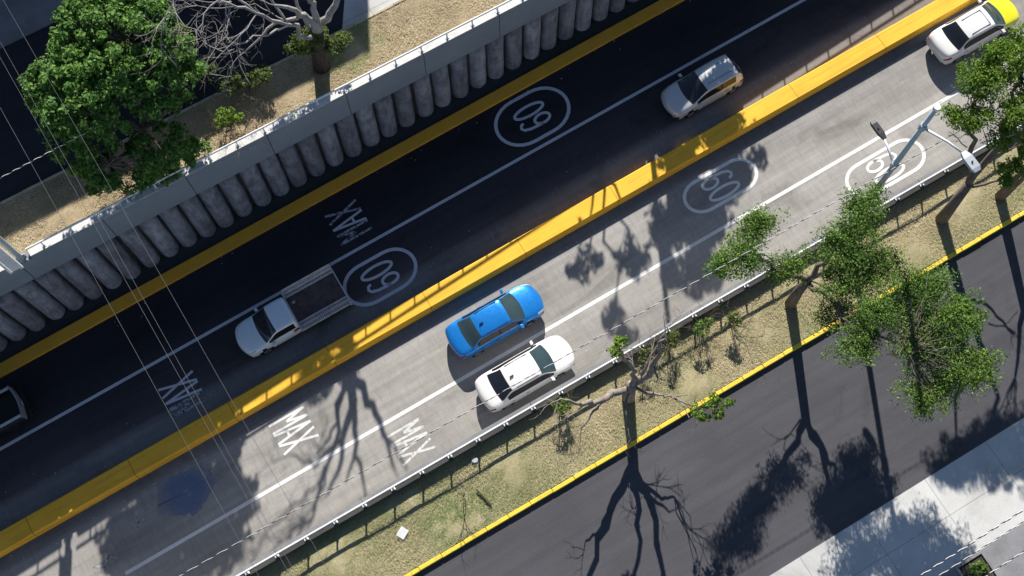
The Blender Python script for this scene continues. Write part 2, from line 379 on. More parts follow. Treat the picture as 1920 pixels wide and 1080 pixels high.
for (a, b), cuts in segs(-40, 62, NOT_N):
    m = MB(); m.box(a, b, 0, .40, -1.2, .10)
    for c, d in cuts: m.box(c, d, 0, .40, .103, .37)
    o = m.build('capping_beam', M['parapet'], wn); bevel(o, .015, 1)
    m = MB()
    for c, d in cuts: m.box(c, d, .20, .40, .373, .40)
    m.build('beam_coping', M['uppave'], o)
m = MB(); m.box(-60, U1, .0, .42, -12, -1.21); m.box(-60, -40.2, 0, .4, -1.2, .4); m.box(64, U1, 0, .4, -1.2, .4); m.build('wall_panel', M['pile'], wn)

# railings on both parapets
def railing(y, z, label, notches):
    r = empty('railing', (0, y, z)); tag(r, label, 'railing', 'white railings on the parapets')
    m = MB(); x0, x1 = -40.0, 60.0
    cuts = sorted(notches); a = x0
    for n0, n1 in cuts + [(x1, x1)]:
        m.box(a, n0, -.035, .035, .36, .46)
        if n0 != x1: m.box(n0 - .05, n0, -.03, .03, 0, .36)
        a = n1
    bevel(m.build('top_rail', M['rail'], r), .015, 1)
    pmesh = None
    for k in range(-17, 49):
        x = J0 + k * JS / 3
        if any(n0 - .1 < x < n1 + .1 for n0, n1 in notches): continue
        if pmesh is None:
            q = MB(); q.box(-.03, .03, -.025, .025, .02, .36); q.box(-.09, .09, -.07, .07, 0, .02); q.box(-.05, .05, -.035, -.025, .02, .12)
            o = q.build('post', M['rail'], r); pmesh = o.data
        else: o = bpy.data.objects.new('post', pmesh); COL.objects.link(o); o.parent = r
        o.location = (x, 0, 0)
    return r
railing(24.58, .8, 'white pipe railing on top of the grey pile wall beside the big green tree', NOT_F)
railing(8.56, .4, 'white pipe railing on the near parapet beside the two sedans', NOT_N)

# ------------------------------------------------------------ road markings (painted sheets, parts of the road)
E_ = .006
def rp(x, y): return (x, y, zr(x) + E_)
def strip(m, pts, w, closed=False, ends=True):
    P = [Vector((p[0], p[1])) for p in pts]; n = len(P); L = []; Rr = []
    for i in range(n):
        a = P[i - 1] if (i > 0 or closed) else P[i]; b = P[(i + 1) % n] if (i < n - 1 or closed) else P[i]
        d = (b - a).normalized(); nn = Vector((-d.y, d.x)) * w / 2; L.append(P[i] + nn); Rr.append(P[i] - nn)
    for i in range(n if closed else n - 1):
        j = (i + 1) % n; m.quad(rp(*Rr[i]), rp(*Rr[j]), rp(*L[j]), rp(*L[i]))
def line_mark(y, x0, x1, w, mat):
    m = MB(); x = x0
    while x < x1:
        b = min(x + 4, x1); m.quad(rp(x, y - w / 2), rp(b, y - w / 2), rp(b, y + w / 2), rp(x, y + w / 2)); x = b
    m.build('lane_line', mat, road)
line_mark(20.28, -60, 90, .15, M['wornwhite'])
line_mark(12.40, -12.3, 90, .17, M['white'])
def speed(cx, cy, L, Wd, d, mat, lab):
    """stadium outline with 60 inside; d=+1 read by traffic going +X, -1 by traffic going -X"""
    m = MB(); r = Wd / 2; h = L / 2 - r * 1.15; pts = []
    for s0 in (0, 1):
        for k in range(15):
            t = -math.pi / 2 + math.pi * k / 14 + s0 * math.pi
            pts.append((cx + (h if s0 == 0 else -h) + 1.15 * r * math.cos(t), cy + r * math.sin(t)))
    strip(m, pts, .165, True); o1 = m.build('speed_marking', mat, road)
    m = MB()
    # glyph frame: gx to the reader's right, gy away from the reader
    def T(gx, gy): return (cx + d * gy, cy - d * gx)
    H, w = 1.55, .5
    z = [T(.34 + .25 * math.cos(t), .5 * H * math.sin(t)) for t in np.linspace(0, 2 * math.pi, 28, endpoint=False)]
    strip(m, z, .14, True)
    six = [T(-.10 + .0, .36 * H), T(-.16, .455 * H), T(-.30, .5 * H), T(-.44, .44 * H), T(-.53, .25 * H), T(-.56, -.05 * H), T(-.55, -.2 * H)]
    lo = [T(-.32 + .235 * math.cos(t), -.235 * H + .255 * H * math.sin(t)) for t in np.linspace(0, 2 * math.pi, 22, endpoint=False)]
    strip(m, six, .14); strip(m, lo, .14, True)
    m.build('speed_numerals', mat, o1)
speed(13.9, 21.85, 3.75, 2.35, -1, M['wornwhite'], '')
speed(3.75, 18.55, 3.55, 1.95, -1, M['wornwhite'], '')
speed(19.65, 14.22, 3.75, 1.55, 1, M['white'], '')
speed(26.7, 10.98, 4.05, 1.6, 1, M['white'], '')
def word_max(cx, cy, L, Wd, d, mats):
    def T(gx, gy): return (cx + d * gy * L, cy - d * gx * Wd)
    w = .085
    G3 = {'M': [[(0, -.5), (0, .5)], [(0, .5), (.5, -.05)], [(.5, -.05), (1, .5)], [(1, .5), (1, -.5)]],
          'A': [[(0, -.5), (.5, .5)], [(.5, .5), (1, -.5)], [(.2, -.15), (.8, -.15)]],
          'X': [[(0, -.5), (1, .5)], [(0, .5), (1, -.5)]]}
    for i, ch in enumerate('MAX'):
        m = MB(); x0 = (-.5, -.16, .19)[i]; cw = (.27, .29, .3)[i]
        for k, st in enumerate(G3[ch]):
            strip_pts = [T(x0 + cw * a, b) for a, b in st]
            m2 = MB(); P = strip_pts; 
            for q in range(1): strip(m2, P, w + .03)
            m2.v = [(a, b, c + .0006 * k) for a, b, c in m2.v]; m.add(m2.v, m2.f)
        m.build('word_marking', mats[i], road)
word_max(3.75, 21.7, 1.65, 1.65, -1, (M['fadedwhite'], M['wornwhite'], M['fadedwhite']))
word_max(-6.65, 18.3, 1.75, 1.5, -1, (M['fadedwhite'], M['wornwhite'], M['wornwhite']))
word_max(-3.05, 14.2, 1.75, 1.5, 1, (M['white'], M['white'], M['white']))
word_max(1.25, 11.05, 1.65, 1.5, 1, (M['chalkwhite'], M['chalkwhite'], M['chalkwhite']))
m = MB(); cor = [(-9.4, 15.3), (-9.95, 13.9), (-8.4, 13.1), (-6.9, 14.0), (-7.3, 15.0)]; edge = []
for (a, b), (c, d) in zip(cor, cor[1:] + cor[:1]):
    for k in range(14): edge.append(rp(a + (c - a) * k / 14 + random.gauss(0, .045), b + (d - b) * k / 14 + random.gauss(0, .045)))
m.add(edge + [rp(-8.3, 14.2)], [(k, (k + 1) % len(edge), len(edge)) for k in range(len(edge))]); m.build('paint_patch', M['bluepaint'], road)
m = MB()
for a, b, c, d in ((-13.4, 13.35, -12.9, 13.15), (-13.2, 12.95, -12.6, 13.5), (-12.7, 13.5, -12.3, 13.2), (-11.2, 14.3, -11.0, 13.9), (-10.9, 14.35, -10.8, 13.9)): strip(m, [(a, b), (c, d)], .07)
m.build('paint_scrap', M['fadedwhite'], road)

# ------------------------------------------------------------ cars
def pchip(x, y, q):
    x = np.array(x, float); y = np.array(y, float); h = np.diff(x); dl = np.diff(y) / h; d = np.zeros_like(y)
    for i in range(1, len(x) - 1):
        if dl[i - 1] * dl[i] > 0:
            w1, w2 = 2 * h[i] + h[i - 1], h[i] + 2 * h[i - 1]; d[i] = (w1 + w2) / (w1 / dl[i - 1] + w2 / dl[i])
    d[0], d[-1] = dl[0], dl[-1]
    i = np.clip(np.searchsorted(x, q, side='right') - 1, 0, len(h) - 1); t = (q - x[i]) / h[i]
    return (2 * t**3 - 3 * t**2 + 1) * y[i] + (t**3 - 2 * t**2 + t) * h[i] * d[i] + (-2 * t**3 + 3 * t**2) * y[i + 1] + (t**3 - t**2) * h[i] * d[i + 1]
# profile rows: 0 sill .. 9 roof centre
def car_grid(st):
    """st rows: x, w, zs, zb, wr, zre, zrc, bow   (x grows towards the nose)"""
    A = np.array(st, float); ks = A[:, 0]
    q = sorted(set(list(np.round(ks, 4)) + list(np.round(np.arange(ks[0], ks[-1], .07), 4))))
    q = np.array([v for i, v in enumerate(q)])
    keep = [0]
    for i in range(1, len(q)):
        if q[i] in np.round(ks, 4) or (q[i] - q[keep[-1]] > .03 and min(abs(q[i] - k) for k in ks) > .025): keep.append(i)
    q = q[keep]; c = [pchip(ks, A[:, j], q) for j in range(1, 8)]
    rows = []
    for i, x in enumerate(q):
        w, zs, zb, wr, zre, zrc, bow = [k[i] for k in c]
        bw = .94 * w; L = lambda a, b, t: a + (b - a) * t
        half = [(w * .90, zs), (w * .985, zs + .10), (w, L(zs, zb, .45)), (w * .99, L(zs, zb, .8)), (bw, zb), (L(bw, wr, .14), L(zb, zre, .14)),
                (L(bw, wr, .86), L(zb, zre, .88)), (wr * .96, zre + .25 * (zrc - zre)), (wr * .82, zre + .5 * (zrc - zre)), (wr * .55, zre + .78 * (zrc - zre)), (wr * .27, zre + .95 * (zrc - zre)), (0, zrc)]
        full = [(y, z) for y, z in half] + [(-y, z) for y, z in reversed(half[:-1])]
        rows.append([(x + bow * (1 - min(1, abs(y) / w) ** 2), y, z) for y, z in full])
    return q, np.array(rows)
NP = 23
def car(name, st, paint, glass, loc, heading, label, cat, group, ws, rw, sides, bpil, wheels, wr_=.31, hood=None, hoodmat=None, hl=True, extra=None, tint=None):
    """ws/rw: (x0,x1) windscreen / rear window; sides: (x0,x1) glazed side; bpil: pillar x positions"""
    root = empty(name, loc, (0, -math.atan(G) if abs(heading) < 1 else math.atan(G), heading)); tag(root, label, cat, group)
    q, V = car_grid(st); n = len(q); body = MB(); body.v = [tuple(p) for r in V for p in r]
    parts = {}
    def put(k, f): parts.setdefault(k, []).append(f)
    L = q[-1]
    for i in range(n - 1):
        xm = (q[i] + q[i + 1]) / 2
        for j in range(NP - 1):
            f = (i * NP + j, (i + 1) * NP + j, (i + 1) * NP + j + 1, i * NP + j + 1)
            jj = min(j, NP - 2 - j); zc = np.mean([V[a // NP][a % NP][2] for a in f]); side = 'l' if j < 11 else 'r'
            k = 'body'
            if jj <= 2 and any((xm - wx) ** 2 + (zc - wr_) ** 2 < (wr_ + .06) ** 2 for wx in wheels): continue
            if jj >= 7 and ws[0] < xm < ws[1]: k = 'windscreen'
            elif jj >= 7 and rw and rw[0] < xm < rw[1]: k = 'rear_window'
            elif jj == 5 and sides[0] < xm < sides[1]:
                k = 'side_window' + side + str(sum(xm > b for b in bpil))
                if any(abs(xm - b) < .05 for b in bpil): k = 'pillar' + side
            elif jj <= 0: k = 'sill_trim' + side
            elif hl and xm > L - .42 and jj in (4, 5) : k = 'headlight' + side
            elif hl and xm < .30 and jj == 3: k = 'tail_light' + side
            elif hl and xm > L - .10 and jj in (1, 2): k = 'grille' + side
            elif hoodmat and xm > hood and jj >= 3: k = 'bonnet'
            put(k, f)
    put('body', tuple(range(NP))); put('body', tuple(reversed(range((n - 1) * NP, n * NP))))
    def sub(fs):
        m = MB(); idx = {}
        for f in fs:
            g = []
            for a in f:
                if a not in idx: idx[a] = len(m.v); m.v.append(body.v[a])
                g.append(idx[a])
            m.f.append(tuple(g))
        return m
    nm = dict(body=('body', paint), windscreen=('windscreen', glass), rear_window=('rear_window', tint or glass), bonnet=('bonnet', hoodmat))
    for k, fs in parts.items():
        if k in nm: sub(fs).build(nm[k][0], nm[k][1], root, True)
        elif k[:-1] in ('sill', 'pillar', 'grille'): sub(fs).build(k[:-1], M['trim'], root, True)
        elif k.startswith('side'): sub(fs).build('side_window', M['sideglass'], root, True)
        elif k.startswith('head'): sub(fs).build('headlight', M['lens'], root, True)
        elif k.startswith('tail'): sub(fs).build('tail_light', M['red'], root, True)
    ym = np.max(V[:, :, 1])
    for wx in wheels:
        for s in (-1, 1):
            m = MB(); m.tube([(wx, s * (ym - .21), wr_), (wx, s * (ym - .20), wr_), (wx, s * (ym - .02), wr_), (wx, s * (ym - .005), wr_)], [wr_ * .85, wr_, wr_, wr_ * .9], 20); w_ = m.build('wheel', M['tyre'], root)
            m = MB(); m.tube([(wx, s * (ym - .03), wr_), (wx, s * (ym + .004), wr_)], wr_ * .6, 12); m.build('rim', M['rim'], w_)
    for s in (-1, 1):
        m = MB(); xw = ws[0] + .12 if False else ws[1] - .25
        m.obox((xw, s * (ym + .07), .98), (.07, s * .02, 0), (0, .09, 0), (0, 0, .06)); bevel(m.build('mirror', paint, root), .02, 2)
        m = MB()
        for b in list(bpil) + [sides[0] + .35]: m.box(b - .32, b - .14, s * ym * .985 - .012, s * ym * .985 + .012, .80, .825)
        m.build('door_handle', M['trim'], root)
    m = MB(); m.box(.45, L - .45, -ym + .2, ym - .2, .18, .45); m.build('underbody', M['trim'], root)
    if extra: extra(root, V, q)
    return root

SED = [(0.00, .66, .36, .72, .56, .74, .76, -.10), (.06, .76, .28, .84, .64, .88, .90, -.12), (.22, .83, .24, .95, .69, .99, 1.01, -.12), (.48, .865, .2, .985, .72, 1.03, 1.06, -.11), (.70, .875, .2, .98, .715, 1.05, 1.08, -.11),
       (1.32, .88, .19, .96, .575, 1.37, 1.41, -.07), (1.55, .88, .19, .955, .585, 1.40, 1.45, -.03), (2.05, .88, .19, .95, .60, 1.41, 1.47, 0), (2.55, .88, .19, .94, .60, 1.39, 1.45, .04), (2.72, .88, .19, .94, .60, 1.355, 1.41, .07),
       (3.36, .875, .19, .92, .735, .97, 1.02, .17), (3.55, .87, .19, .90, .745, .93, .99, .18), (4.0, .85, .2, .82, .71, .85, .90, .18), (4.26, .80, .22, .72, .65, .745, .79, .18), (4.36, .74, .28, .64, .60, .66, .69, .18), (4.40, .66, .36, .56, .54, .57, .59, .18)]
def zroad_at(x, y): return zr(x)
def shark(root, V, q):
    m = MB(); m.obox((1.55, .0, 1.49), (.09, 0, 0), (0, .018, 0), (0, 0, .035)); m.build('antenna_fin', M['trim'], root)
    for s in (-1, 1):
        m = MB(); m.box(1.5, 2.6, s * .555 - .012, s * .555 + .012, 1.412, 1.44); m.build('roof_seam', M['trim'], root)
car('parked_car'.replace('parked_', 'sedan_'), SED, M['blue'], M['glassteal'], (5.0, 13.82, zr(5.0)), 0, 'bright blue sedan driving beside the white sedan in the sunlit lane', 'car', None, (2.72, 3.36), (.70, 1.32), (.98, 3.2), (2.1,), (.82, 3.52), extra=shark)
car('sedan_car', SED, M['whitecar'], M['glassteal'], (4.95, 11.05, zr(4.95)), 0, 'plain white sedan next to the near parapet railing, alongside the blue sedan', 'car', None, (2.72, 3.36), (.70, 1.32), (.98, 3.2), (2.1,), (.82, 3.52), extra=shark, tint=M['glass'])
TAXI = [(a, b * .98, c, d, e, f + .03, g + .03, h) for a, b, c, d, e, f, g, h in SED]
def taxi_x(root, V, q):
    for s in (-1, 1):
        m = MB(); m.box(1.5, 2.55, s * .42 - .012, s * .42 + .012, 1.475, 1.50); m.build('roof_seam', M['plate'], root)
    m = MB(); m.box(2.52, 2.56, -.42, .42, 1.462, 1.49); m.build('roof_bar', M['plate'], root)
car('sedan_car', TAXI, M['whitecar'], M['glassteal'], (31.9, 14.55, zr(31.9)), 0, 'white taxi with a bright yellow bonnet, half under the tree', 'taxi', None, (2.72, 3.36), (.70, 1.32), (.98, 3.2), (2.1,), (.82, 3.52), hood=3.36, hoodmat=M['taxiyellow'], extra=taxi_x, tint=M['glass'])
HAT = [(0.0, .70, .36, .80, .58, .86, .90, -.06), (.05, .77, .28, .88, .62, 1.02, 1.06, -.07), (.10, .80, .24, .92, .62, 1.12, 1.17, -.07), (.34, .825, .2, .95, .585, 1.41, 1.46, -.06), (.60, .83, .2, .95, .60, 1.45, 1.51, -.04), (1.2, .835, .19, .95, .615, 1.47, 1.53, 0), (1.75, .835, .19, .94, .615, 1.45, 1.51, .03), (1.98, .835, .19, .94, .61, 1.40, 1.46, .05),
       (2.80, .83, .19, .93, .71, .99, 1.04, .17), (3.0, .825, .19, .91, .72, .95, 1.01, .18), (3.4, .80, .2, .84, .68, .87, .92, .18), (3.62, .76, .22, .74, .62, .765, .81, .18), (3.72, .70, .28, .64, .57, .66, .69, .18), (3.76, .62, .36, .55, .52, .56, .58, .18)]
def hat_x(root, V, q):
    for s in (-1, 1):
        m = MB(); m.box(.5, 1.85, s * .33 - .015, s * .33 + .015, 1.50, 1.535); m.build('roof_seam', M['plate'], root)
    m = MB(); m.box(-.10, -.03, -.62, .62, .55, .70); m.build('rear_bumper', M['trim'], root)
car('hatchback_car', HAT, M['silver'], M['glass'], (23.3, 18.72, zr(23.3)), math.pi, 'silver hatchback driving alone at the edge of the wall shadow, roof half sunlit', 'car', None, (1.98, 2.80), (.08, .34), (.5, 2.6), (1.25,), (.62, 2.98), extra=hat_x)
# pickup trucks: cab loft plus a bed of their own
CAB = [(0.0, .84, .30, .95, .60, 1.50, 1.53, 0), (.05, .85, .28, 1.0, .66, 1.58, 1.61, 0), (.30, .855, .26, 1.0, .68, 1.61, 1.65, 0), (.75, .86, .26, 1.0, .68, 1.60, 1.64, .03), (.92, .86, .26, 1.0, .67, 1.56, 1.60, .05), (1.58, .855, .26, .99, .76, 1.06, 1.10, .13),
       (1.75, .85, .26, .98, .77, 1.01, 1.06, .14), (2.2, .84, .26, .92, .74, .95, 1.01, .16), (2.45, .80, .28, .84, .68, .86, .92, .2), (2.56, .74, .32, .74, .62, .76, .80, .2), (2.60, .66, .40, .62, .56, .63, .65, .2)]
def pick_x(root, V, q):
    bed = MB(); bed.box(-2.55, -.06, -.82, .82, .62, .74); bed.build('bed_floor', M['bedfloor'], root)
    m = MB(); m.box(-2.4, 0, -.35, .35, .38, .62); m.build('chassis', M['trim'], root)
    for s in (-1, 1):
        # flared slatted side rack
        lo = Vector((0, s * (.56 if s > 0 else .80), .80)); d = Vector((0, s * (.44 if s > 0 else .32), .12 if s > 0 else .26)); nrm = Vector((0, -d.z * s, abs(d.y))).normalized()
        m = MB(); x = -2.48
        for t in (0.02, .5, .98):
            c = lo + d * t; m.obox((-1.30, c.y, c.z), (1.22, 0, 0), d.normalized() * .035, nrm * .02)
        for k in range(27):
            x = -2.5 + k * .0925; c = lo + d * .5; m.obox((x, c.y, c.z), (.026, 0, 0), d * .5, nrm * .014)
        m.build('side_rack', M['rack'], root)
        m = MB(); m.obox((-1.30, lo.y + s * .02, lo.z + .0), (1.22, 0, 0), (0, .02, 0), (0, 0, .10)); m.build('bed_side', M['rackmetal'], root)
    for x0, x1, yy, z0, z1 in ((-.06, -.01, .98, .8, 1.1), (-.06, -.01, -.98, .8, 1.1), (-2.56, -2.51, 1.0, .805, 1.2), (-2.56, -2.51, -1.0, .805, 1.2)):
        m = MB(); m.box(x0, x1, yy - .03, yy + .03, z0, z1); m.build('frame_post', M['rackmetal'], root)
    m = MB(); m.box(-.065, -.015, -1.02, 1.02, 1.10, 1.16); m.build('front_rail', M['rackmetal'], root)
    m = MB(); m.box(-2.57, -2.51, -1.02, 1.02, .70, .80); m.build('tail_bar', M['rackmetal'], root)
    for s in (-1, 1):
        m = MB(); m.tube([(-1.75, s * .58, .33), (-1.75, s * .80, .33)], .33, 20); w_ = m.build('wheel', M['tyre'], root)
        m = MB(); m.tube([(-1.75, s * .78, .33), (-1.75, s * .81, .33)], .2, 12); m.build('rim', M['rim'], w_)
    m = MB(); m.obox((-.3, -.45, .76), (.07, 0, 0), (0, .05, 0), (0, 0, .03)); m.build('tool_bag', M['rack'], root)
car('pickup_truck', CAB, M['skywhite'], M['glass'], (-.55, 18.82, zr(-.55)), math.pi, 'white pickup truck with an empty dark bed between flared slatted side racks', 'pickup truck', None, (.92, 1.58), None, (.15, 1.45), (), (1.80,), .33, extra=pick_x)
def black_x(root, V, q):
    m = MB(); m.box(-1.6, -.03, -.66, .66, .60, .66); m.build('bed_floor', M['trim'], root)
    for s in (-1, 1):
        m = MB(); m.box(-1.62, -.03, s * .76 - .10, s * .76 + .10, .42, 1.0); bevel(m.build('bed_side', M['black'], root), .05, 2)
        m = MB(); m.box(-1.58, -.03, s * .72 - .07, s * .72 + .07, 1.003, 1.04); bevel(m.build('bed_rim', M['silver'], root), .02, 2)
        m = MB(); m.tube([(-.9, s * .6, .32), (-.9, s * .83, .32)], .32, 20); w_ = m.build('wheel', M['tyre'], root)
    m = MB(); pts = [(-1.62 - .14 * (1 - (k / 6) ** 2), k / 6 * .84) for k in range(-6, 7)]
    m.v = [(x, y, z) for x, y in pts for z in (.45, 1.0)] + [(x + .08, y, z) for x, y in pts for z in (.45, 1.0)]
    nn = 26
    for k in range(12): m.f += [(2 * k, 2 * k + 2, 2 * k + 3, 2 * k + 1), (nn + 2 * k + 1, nn + 2 * k + 3, nn + 2 * k + 2, nn + 2 * k), (2 * k + 1, 2 * k + 3, nn + 2 * k + 3, nn + 2 * k + 1)]
    tg = m.build('tailgate', M['plate'], root); m = MB(); m.box(-1.86, -1.80, .05, .28, .82, .86); m.build('handle', M['rim'], tg)
    m = MB(); m.box(-1.95, -1.80, -.82, .82, .40, .58); bevel(m.build('rear_bumper', M['trim'], root), .03, 2)
car('pickup_truck', CAB, M['black'], M['glass'], (-14.75, 21.55, zr(-14.75)), math.pi, 'black pickup truck at the left edge, only its dark bed and pale rim in view', 'pickup truck', None, (.92, 1.58), None, (.15, 1.45), (), (1.80,), .33, extra=black_x)

# ------------------------------------------------------------ lamp posts
def lamp_post(x, y, side, label, base=False):
    r = empty('lamp_post', (x, y, .56)); tag(r, label, 'street lamp', 'lamp posts standing in the parapet gaps')
    m = MB(); m.tube([(0, 0, 0), (0, 0, .3), (0, 0, 6), (0, 0, 10.7)], [.15, .13, .11, .085], 10); m.build('pole', M['lamp'], r, True)
    m = MB(); m.tube([(0, 0, 10.7), (0, 0, 10.86)], .12, 10); m.build('cap', M['lampwhite'], r)
    m = MB(); m.box(-.2, .2, -.17, .17, -.04, .02)
    for a in range(4): m.obox((.14 * math.cos(a * 1.571), .13 * math.sin(a * 1.571), .15), (.08 * math.cos(a * 1.571), .08 * math.sin(a * 1.571), 0), (-.012 * math.sin(a * 1.571), .012 * math.cos(a * 1.571), 0), (0, 0, .15))
    m.build('base_plate', M['lamp'], r)
    for z, d, L, hm in ((6.05, side, 1.05, 'lampdark'), (9.35, -side, 1.55, 'lamphead')):  # lower head is dark to paint in its shaded side
        m = MB(); m.tube([(0, 0, z - .16), (0, 0, z + .16)], .145, 10); m.build('collar', M['lamp'], r)
        m = MB(); m.tube([(0, d * .1, z), (.2 * (L > 1.2) + .12, d * L * .6, z + .12), (.3 * (L > 1.2) + .2, d * L, z + .16)], [.05, .045, .04], 8); a = m.build('arm', M['lampwhite'], r, True)
        m = MB(); hx = .3 * (L > 1.2) + .22; w = .12 if hm == 'lampdark' else .17
        m.v = [(hx + sx * w * k, d * (L + t), z + zz) for t, k, zz0, zz1 in ((-.05, .55, .12, .2), (.2, 1, .1, .24), (.65, 1, .1, .24), (.78, .7, .12, .2)) for sx, zz in ((-1, zz0), (1, zz0), (1, zz1), (-1, zz1))]
        for i in range(3):
            for k in range(4): m.f.append((i * 4 + k, i * 4 + (k + 1) % 4, i * 4 + 4 + (k + 1) % 4, i * 4 + 4 + k))
        m.f += [(3, 2, 1, 0), (12, 13, 14, 15)]
        h = m.build('lamp_head', M[hm], r)
        m = MB(); m.tube([(hx, d * (L + .42), z + .235), (hx, d * (L + .42), z + .29)], .035, 8); m.build('sensor', M['lampdark'], h)
    return r
lamp_post(21.45, 8.60, 1, 'pale blue lamp post with two arms by the near railing, leaves around its top')
lamp_post(21.36, 24.62, -1, 'lamp post on the far parapet beyond the top edge of the photo')
lp = lamp_post(-9.10, 24.62, -1, 'white lamp post base rising from the far parapet at the left edge')
m = MB(); m.box(-.62, -.52, -.52, -.44, .25, 5.2); m.box(-.5, -.16, -.50, -.47, .3, 5.0); m.build('cable_tray', M['rail'], lp)
m = MB(); m.box(-.16, -.04, -.54, -.44, .25, 5.3); m.build('service_duct', M['rail'], lp)

# ------------------------------------------------------------ overhead cables
def sag(a, b, s, n=24):
    return [(a[0] + (b[0] - a[0]) * t, a[1] + (b[1] - a[1]) * t, a[2] + (b[2] - a[2]) * t - 4 * s * t * (1 - t)) for t in [i / n for i in range(n + 1)]]
def cable(a, b, s, rad, label, group):
    m = MB(); m.tube(sag(a, b, s), rad, 5); o = m.build('overhead_cable', M['cable'], None, True); return tag(o, label, 'cable', group)
for (ua, ub), lab in (((-5.9, -5.0), 'leftmost of the four thin cables crossing the trench'), ((-5.05, -4.15), 'second thin cable from the left across the trench, one of the close pair'), ((-4.7, -4.1), 'third thin cable from the left across the trench, one of the close pair'), ((-3.95, -3.05), 'rightmost of the four thin cables crossing the trench')):
    cable((ua - .6, 45, 10.2), (ub + .5, -20, 10.2), 1.6, .0062, lab, 'thin cables crossing the road')
def twist(a, b, s, r, pitch, label):
    root = empty('overhead_cable', a); tag(root, label, 'cable')
    P = np.array(sag(a, b, s, 20)); L = abs(b[0] - a[0]); n = int(L / pitch * 6)
    for ph, mt, nm in ((0, 'cablepale', 'bare_strand'), (math.pi, 'cabledark', 'black_strand')):
        pts = []
        for i in range(n + 1):
            t = i / n * 20; k = min(int(t), 19); p = P[k] + (P[k + 1] - P[k]) * (t - k) - P[0]; th = i / 6 * 2 * math.pi + ph
            pts.append((p[0], p[1] + r * math.cos(th), p[2] + r * math.sin(th)))
        m = MB(); m.tube(pts, r, 5); m.build(nm, M[mt], root, True)
twist((-30, 8.43, 7.2), (45, 8.43, 7.2), .3, .0105, .55, 'twisted black and white cable running above the near parapet and right lane')
twist((-40, 25.4, 5.3), (-3.2, 25.9, 5.0), .3, .014, .45, 'twisted black and white cable above the upper street at the left edge')
for (y, lab, r) in ((-3.93, 'uppermost of the three cables over the pale pavement in the lower right corner', .016), (-4.24, 'middle cable of the three over the pale pavement', .012)):
    twist((-20, y, 7.2), (60, y, 7.2), .25, r, .5, lab)
twist((-20, -5.03, 7.2), (60, -5.03, 7.2), .25, .014, .5, 'lowest of the three cables, alone near the lower right corner')

# ------------------------------------------------------------ leaves, wood, trees
def quads_obj(name, V, mat, parent=None):
    n = len(V); me = bpy.data.meshes.new(name); me.vertices.add(n * 4); me.vertices.foreach_set('co', V.reshape(-1))
    me.loops.add(n * 4); me.loops.foreach_set('vertex_index', np.arange(n * 4)); me.polygons.add(n)
    me.polygons.foreach_set('loop_start', np.arange(0, n * 4, 4)); me.polygons.foreach_set('loop_total', np.full(n, 4)); me.update(); me.validate()
    me.materials.append(mat); o = bpy.data.objects.new(name, me); COL.objects.link(o)
    if parent: o.parent = parent
    return o
def leaf_quads(C, Nrm, size, tilt, asp=.5):
    """diamond leaves at C facing about Nrm"""
    n = len(C); d = Nrm + rng.normal(0, tilt, (n, 3)); d /= np.linalg.norm(d, axis=1)[:, None]
    r = rng.normal(0, 1, (n, 3)); a = np.cross(d, r); a /= np.linalg.norm(a, axis=1)[:, None]; b = np.cross(d, a)
    s = size * rng.uniform(.6, 1.35, (n, 1)); a = a * s; b = b * s * asp
    bend = d * s * .18
    return np.stack([C - a - bend, C + b + bend * .5, C + a - bend, C - b + bend * .5], 1)
def clumps(lobes, n_clump, cr, per, size, tilt=.55, asp=.5, inner=.25, shell=.35, flat=.7):
    """lobes: (x,y,z,rx,ry,rz). Clumps sit over each lobe's volume, mostly near its surface; each is a dome of leaves."""
    out = []; vol = np.array([l[3] * l[4] + l[4] * l[5] + l[3] * l[5] for l in lobes]); vol = vol / vol.sum(); CC = []
    for l, f in zip(lobes, vol):
        k = max(3, int(n_clump * f)); d = rng.normal(0, 1, (k, 3)); d[:, 2] = np.abs(d[:, 2]) * .9 - .25 * (rng.random(k) < .35); d /= np.linalg.norm(d, axis=1)[:, None]
        rad = np.where(rng.random(k) < inner, rng.uniform(.25, .8, k), rng.uniform(1 - shell, 1.08, k))[:, None]
        c = np.array(l[:3]) + d * rad * np.array(l[3:]); CC += list(c)
        for ci, di in zip(c, d):
            m = int(per * rng.uniform(.5, 1.4)); r = cr * rng.uniform(.6, 1.35)
            e = rng.normal(0, 1, (m, 3)); up = di * .45 + np.array([0, 0, .8]); e += up * .8; e /= np.linalg.norm(e, axis=1)[:, None]
            P = ci + e * r * rng.uniform(.45, 1.0, (m, 1)) * np.array([1, 1, flat])
            out.append(leaf_quads(P, e * .6 + np.array([0, 0, .55]), size, tilt, asp))
    return np.concatenate(out), np.array(CC)
def wander(a, b, n, amp):
    a, b = Vector(a), Vector(b); L = (b - a).length; P = [a]
    for i in range(1, n): P.append(a.lerp(b, i / n) + Vector((random.gauss(0, 1), random.gauss(0, 1), random.gauss(0, .7))) * amp * L)
    return P + [b]
def twigs(m, p, d, L, r, depth, spread=.7, n=3):
    d = Vector(d).normalized(); pts = [Vector(p)]; k = 4
    for i in range(k):
        d = (d + Vector((random.gauss(0, .2), random.gauss(0, .2), random.gauss(0, .15)))).normalized(); pts.append(pts[-1] + d * L / k)
    m.tube(pts, [r * (1 - .6 * i / k) for i in range(k + 1)], 5 if r > .02 else 4, cap=False)
    if depth > 0:
        for i in range(n):
            q = pts[random.choice([2, 3, 4])]; nd = (d + Vector((random.gauss(0, spread), random.gauss(0, spread), random.gauss(0, spread * .7)))).normalized()
            twigs(m, q, nd, L * random.uniform(.5, .8), r * .55, depth - 1, spread, n)
    return pts
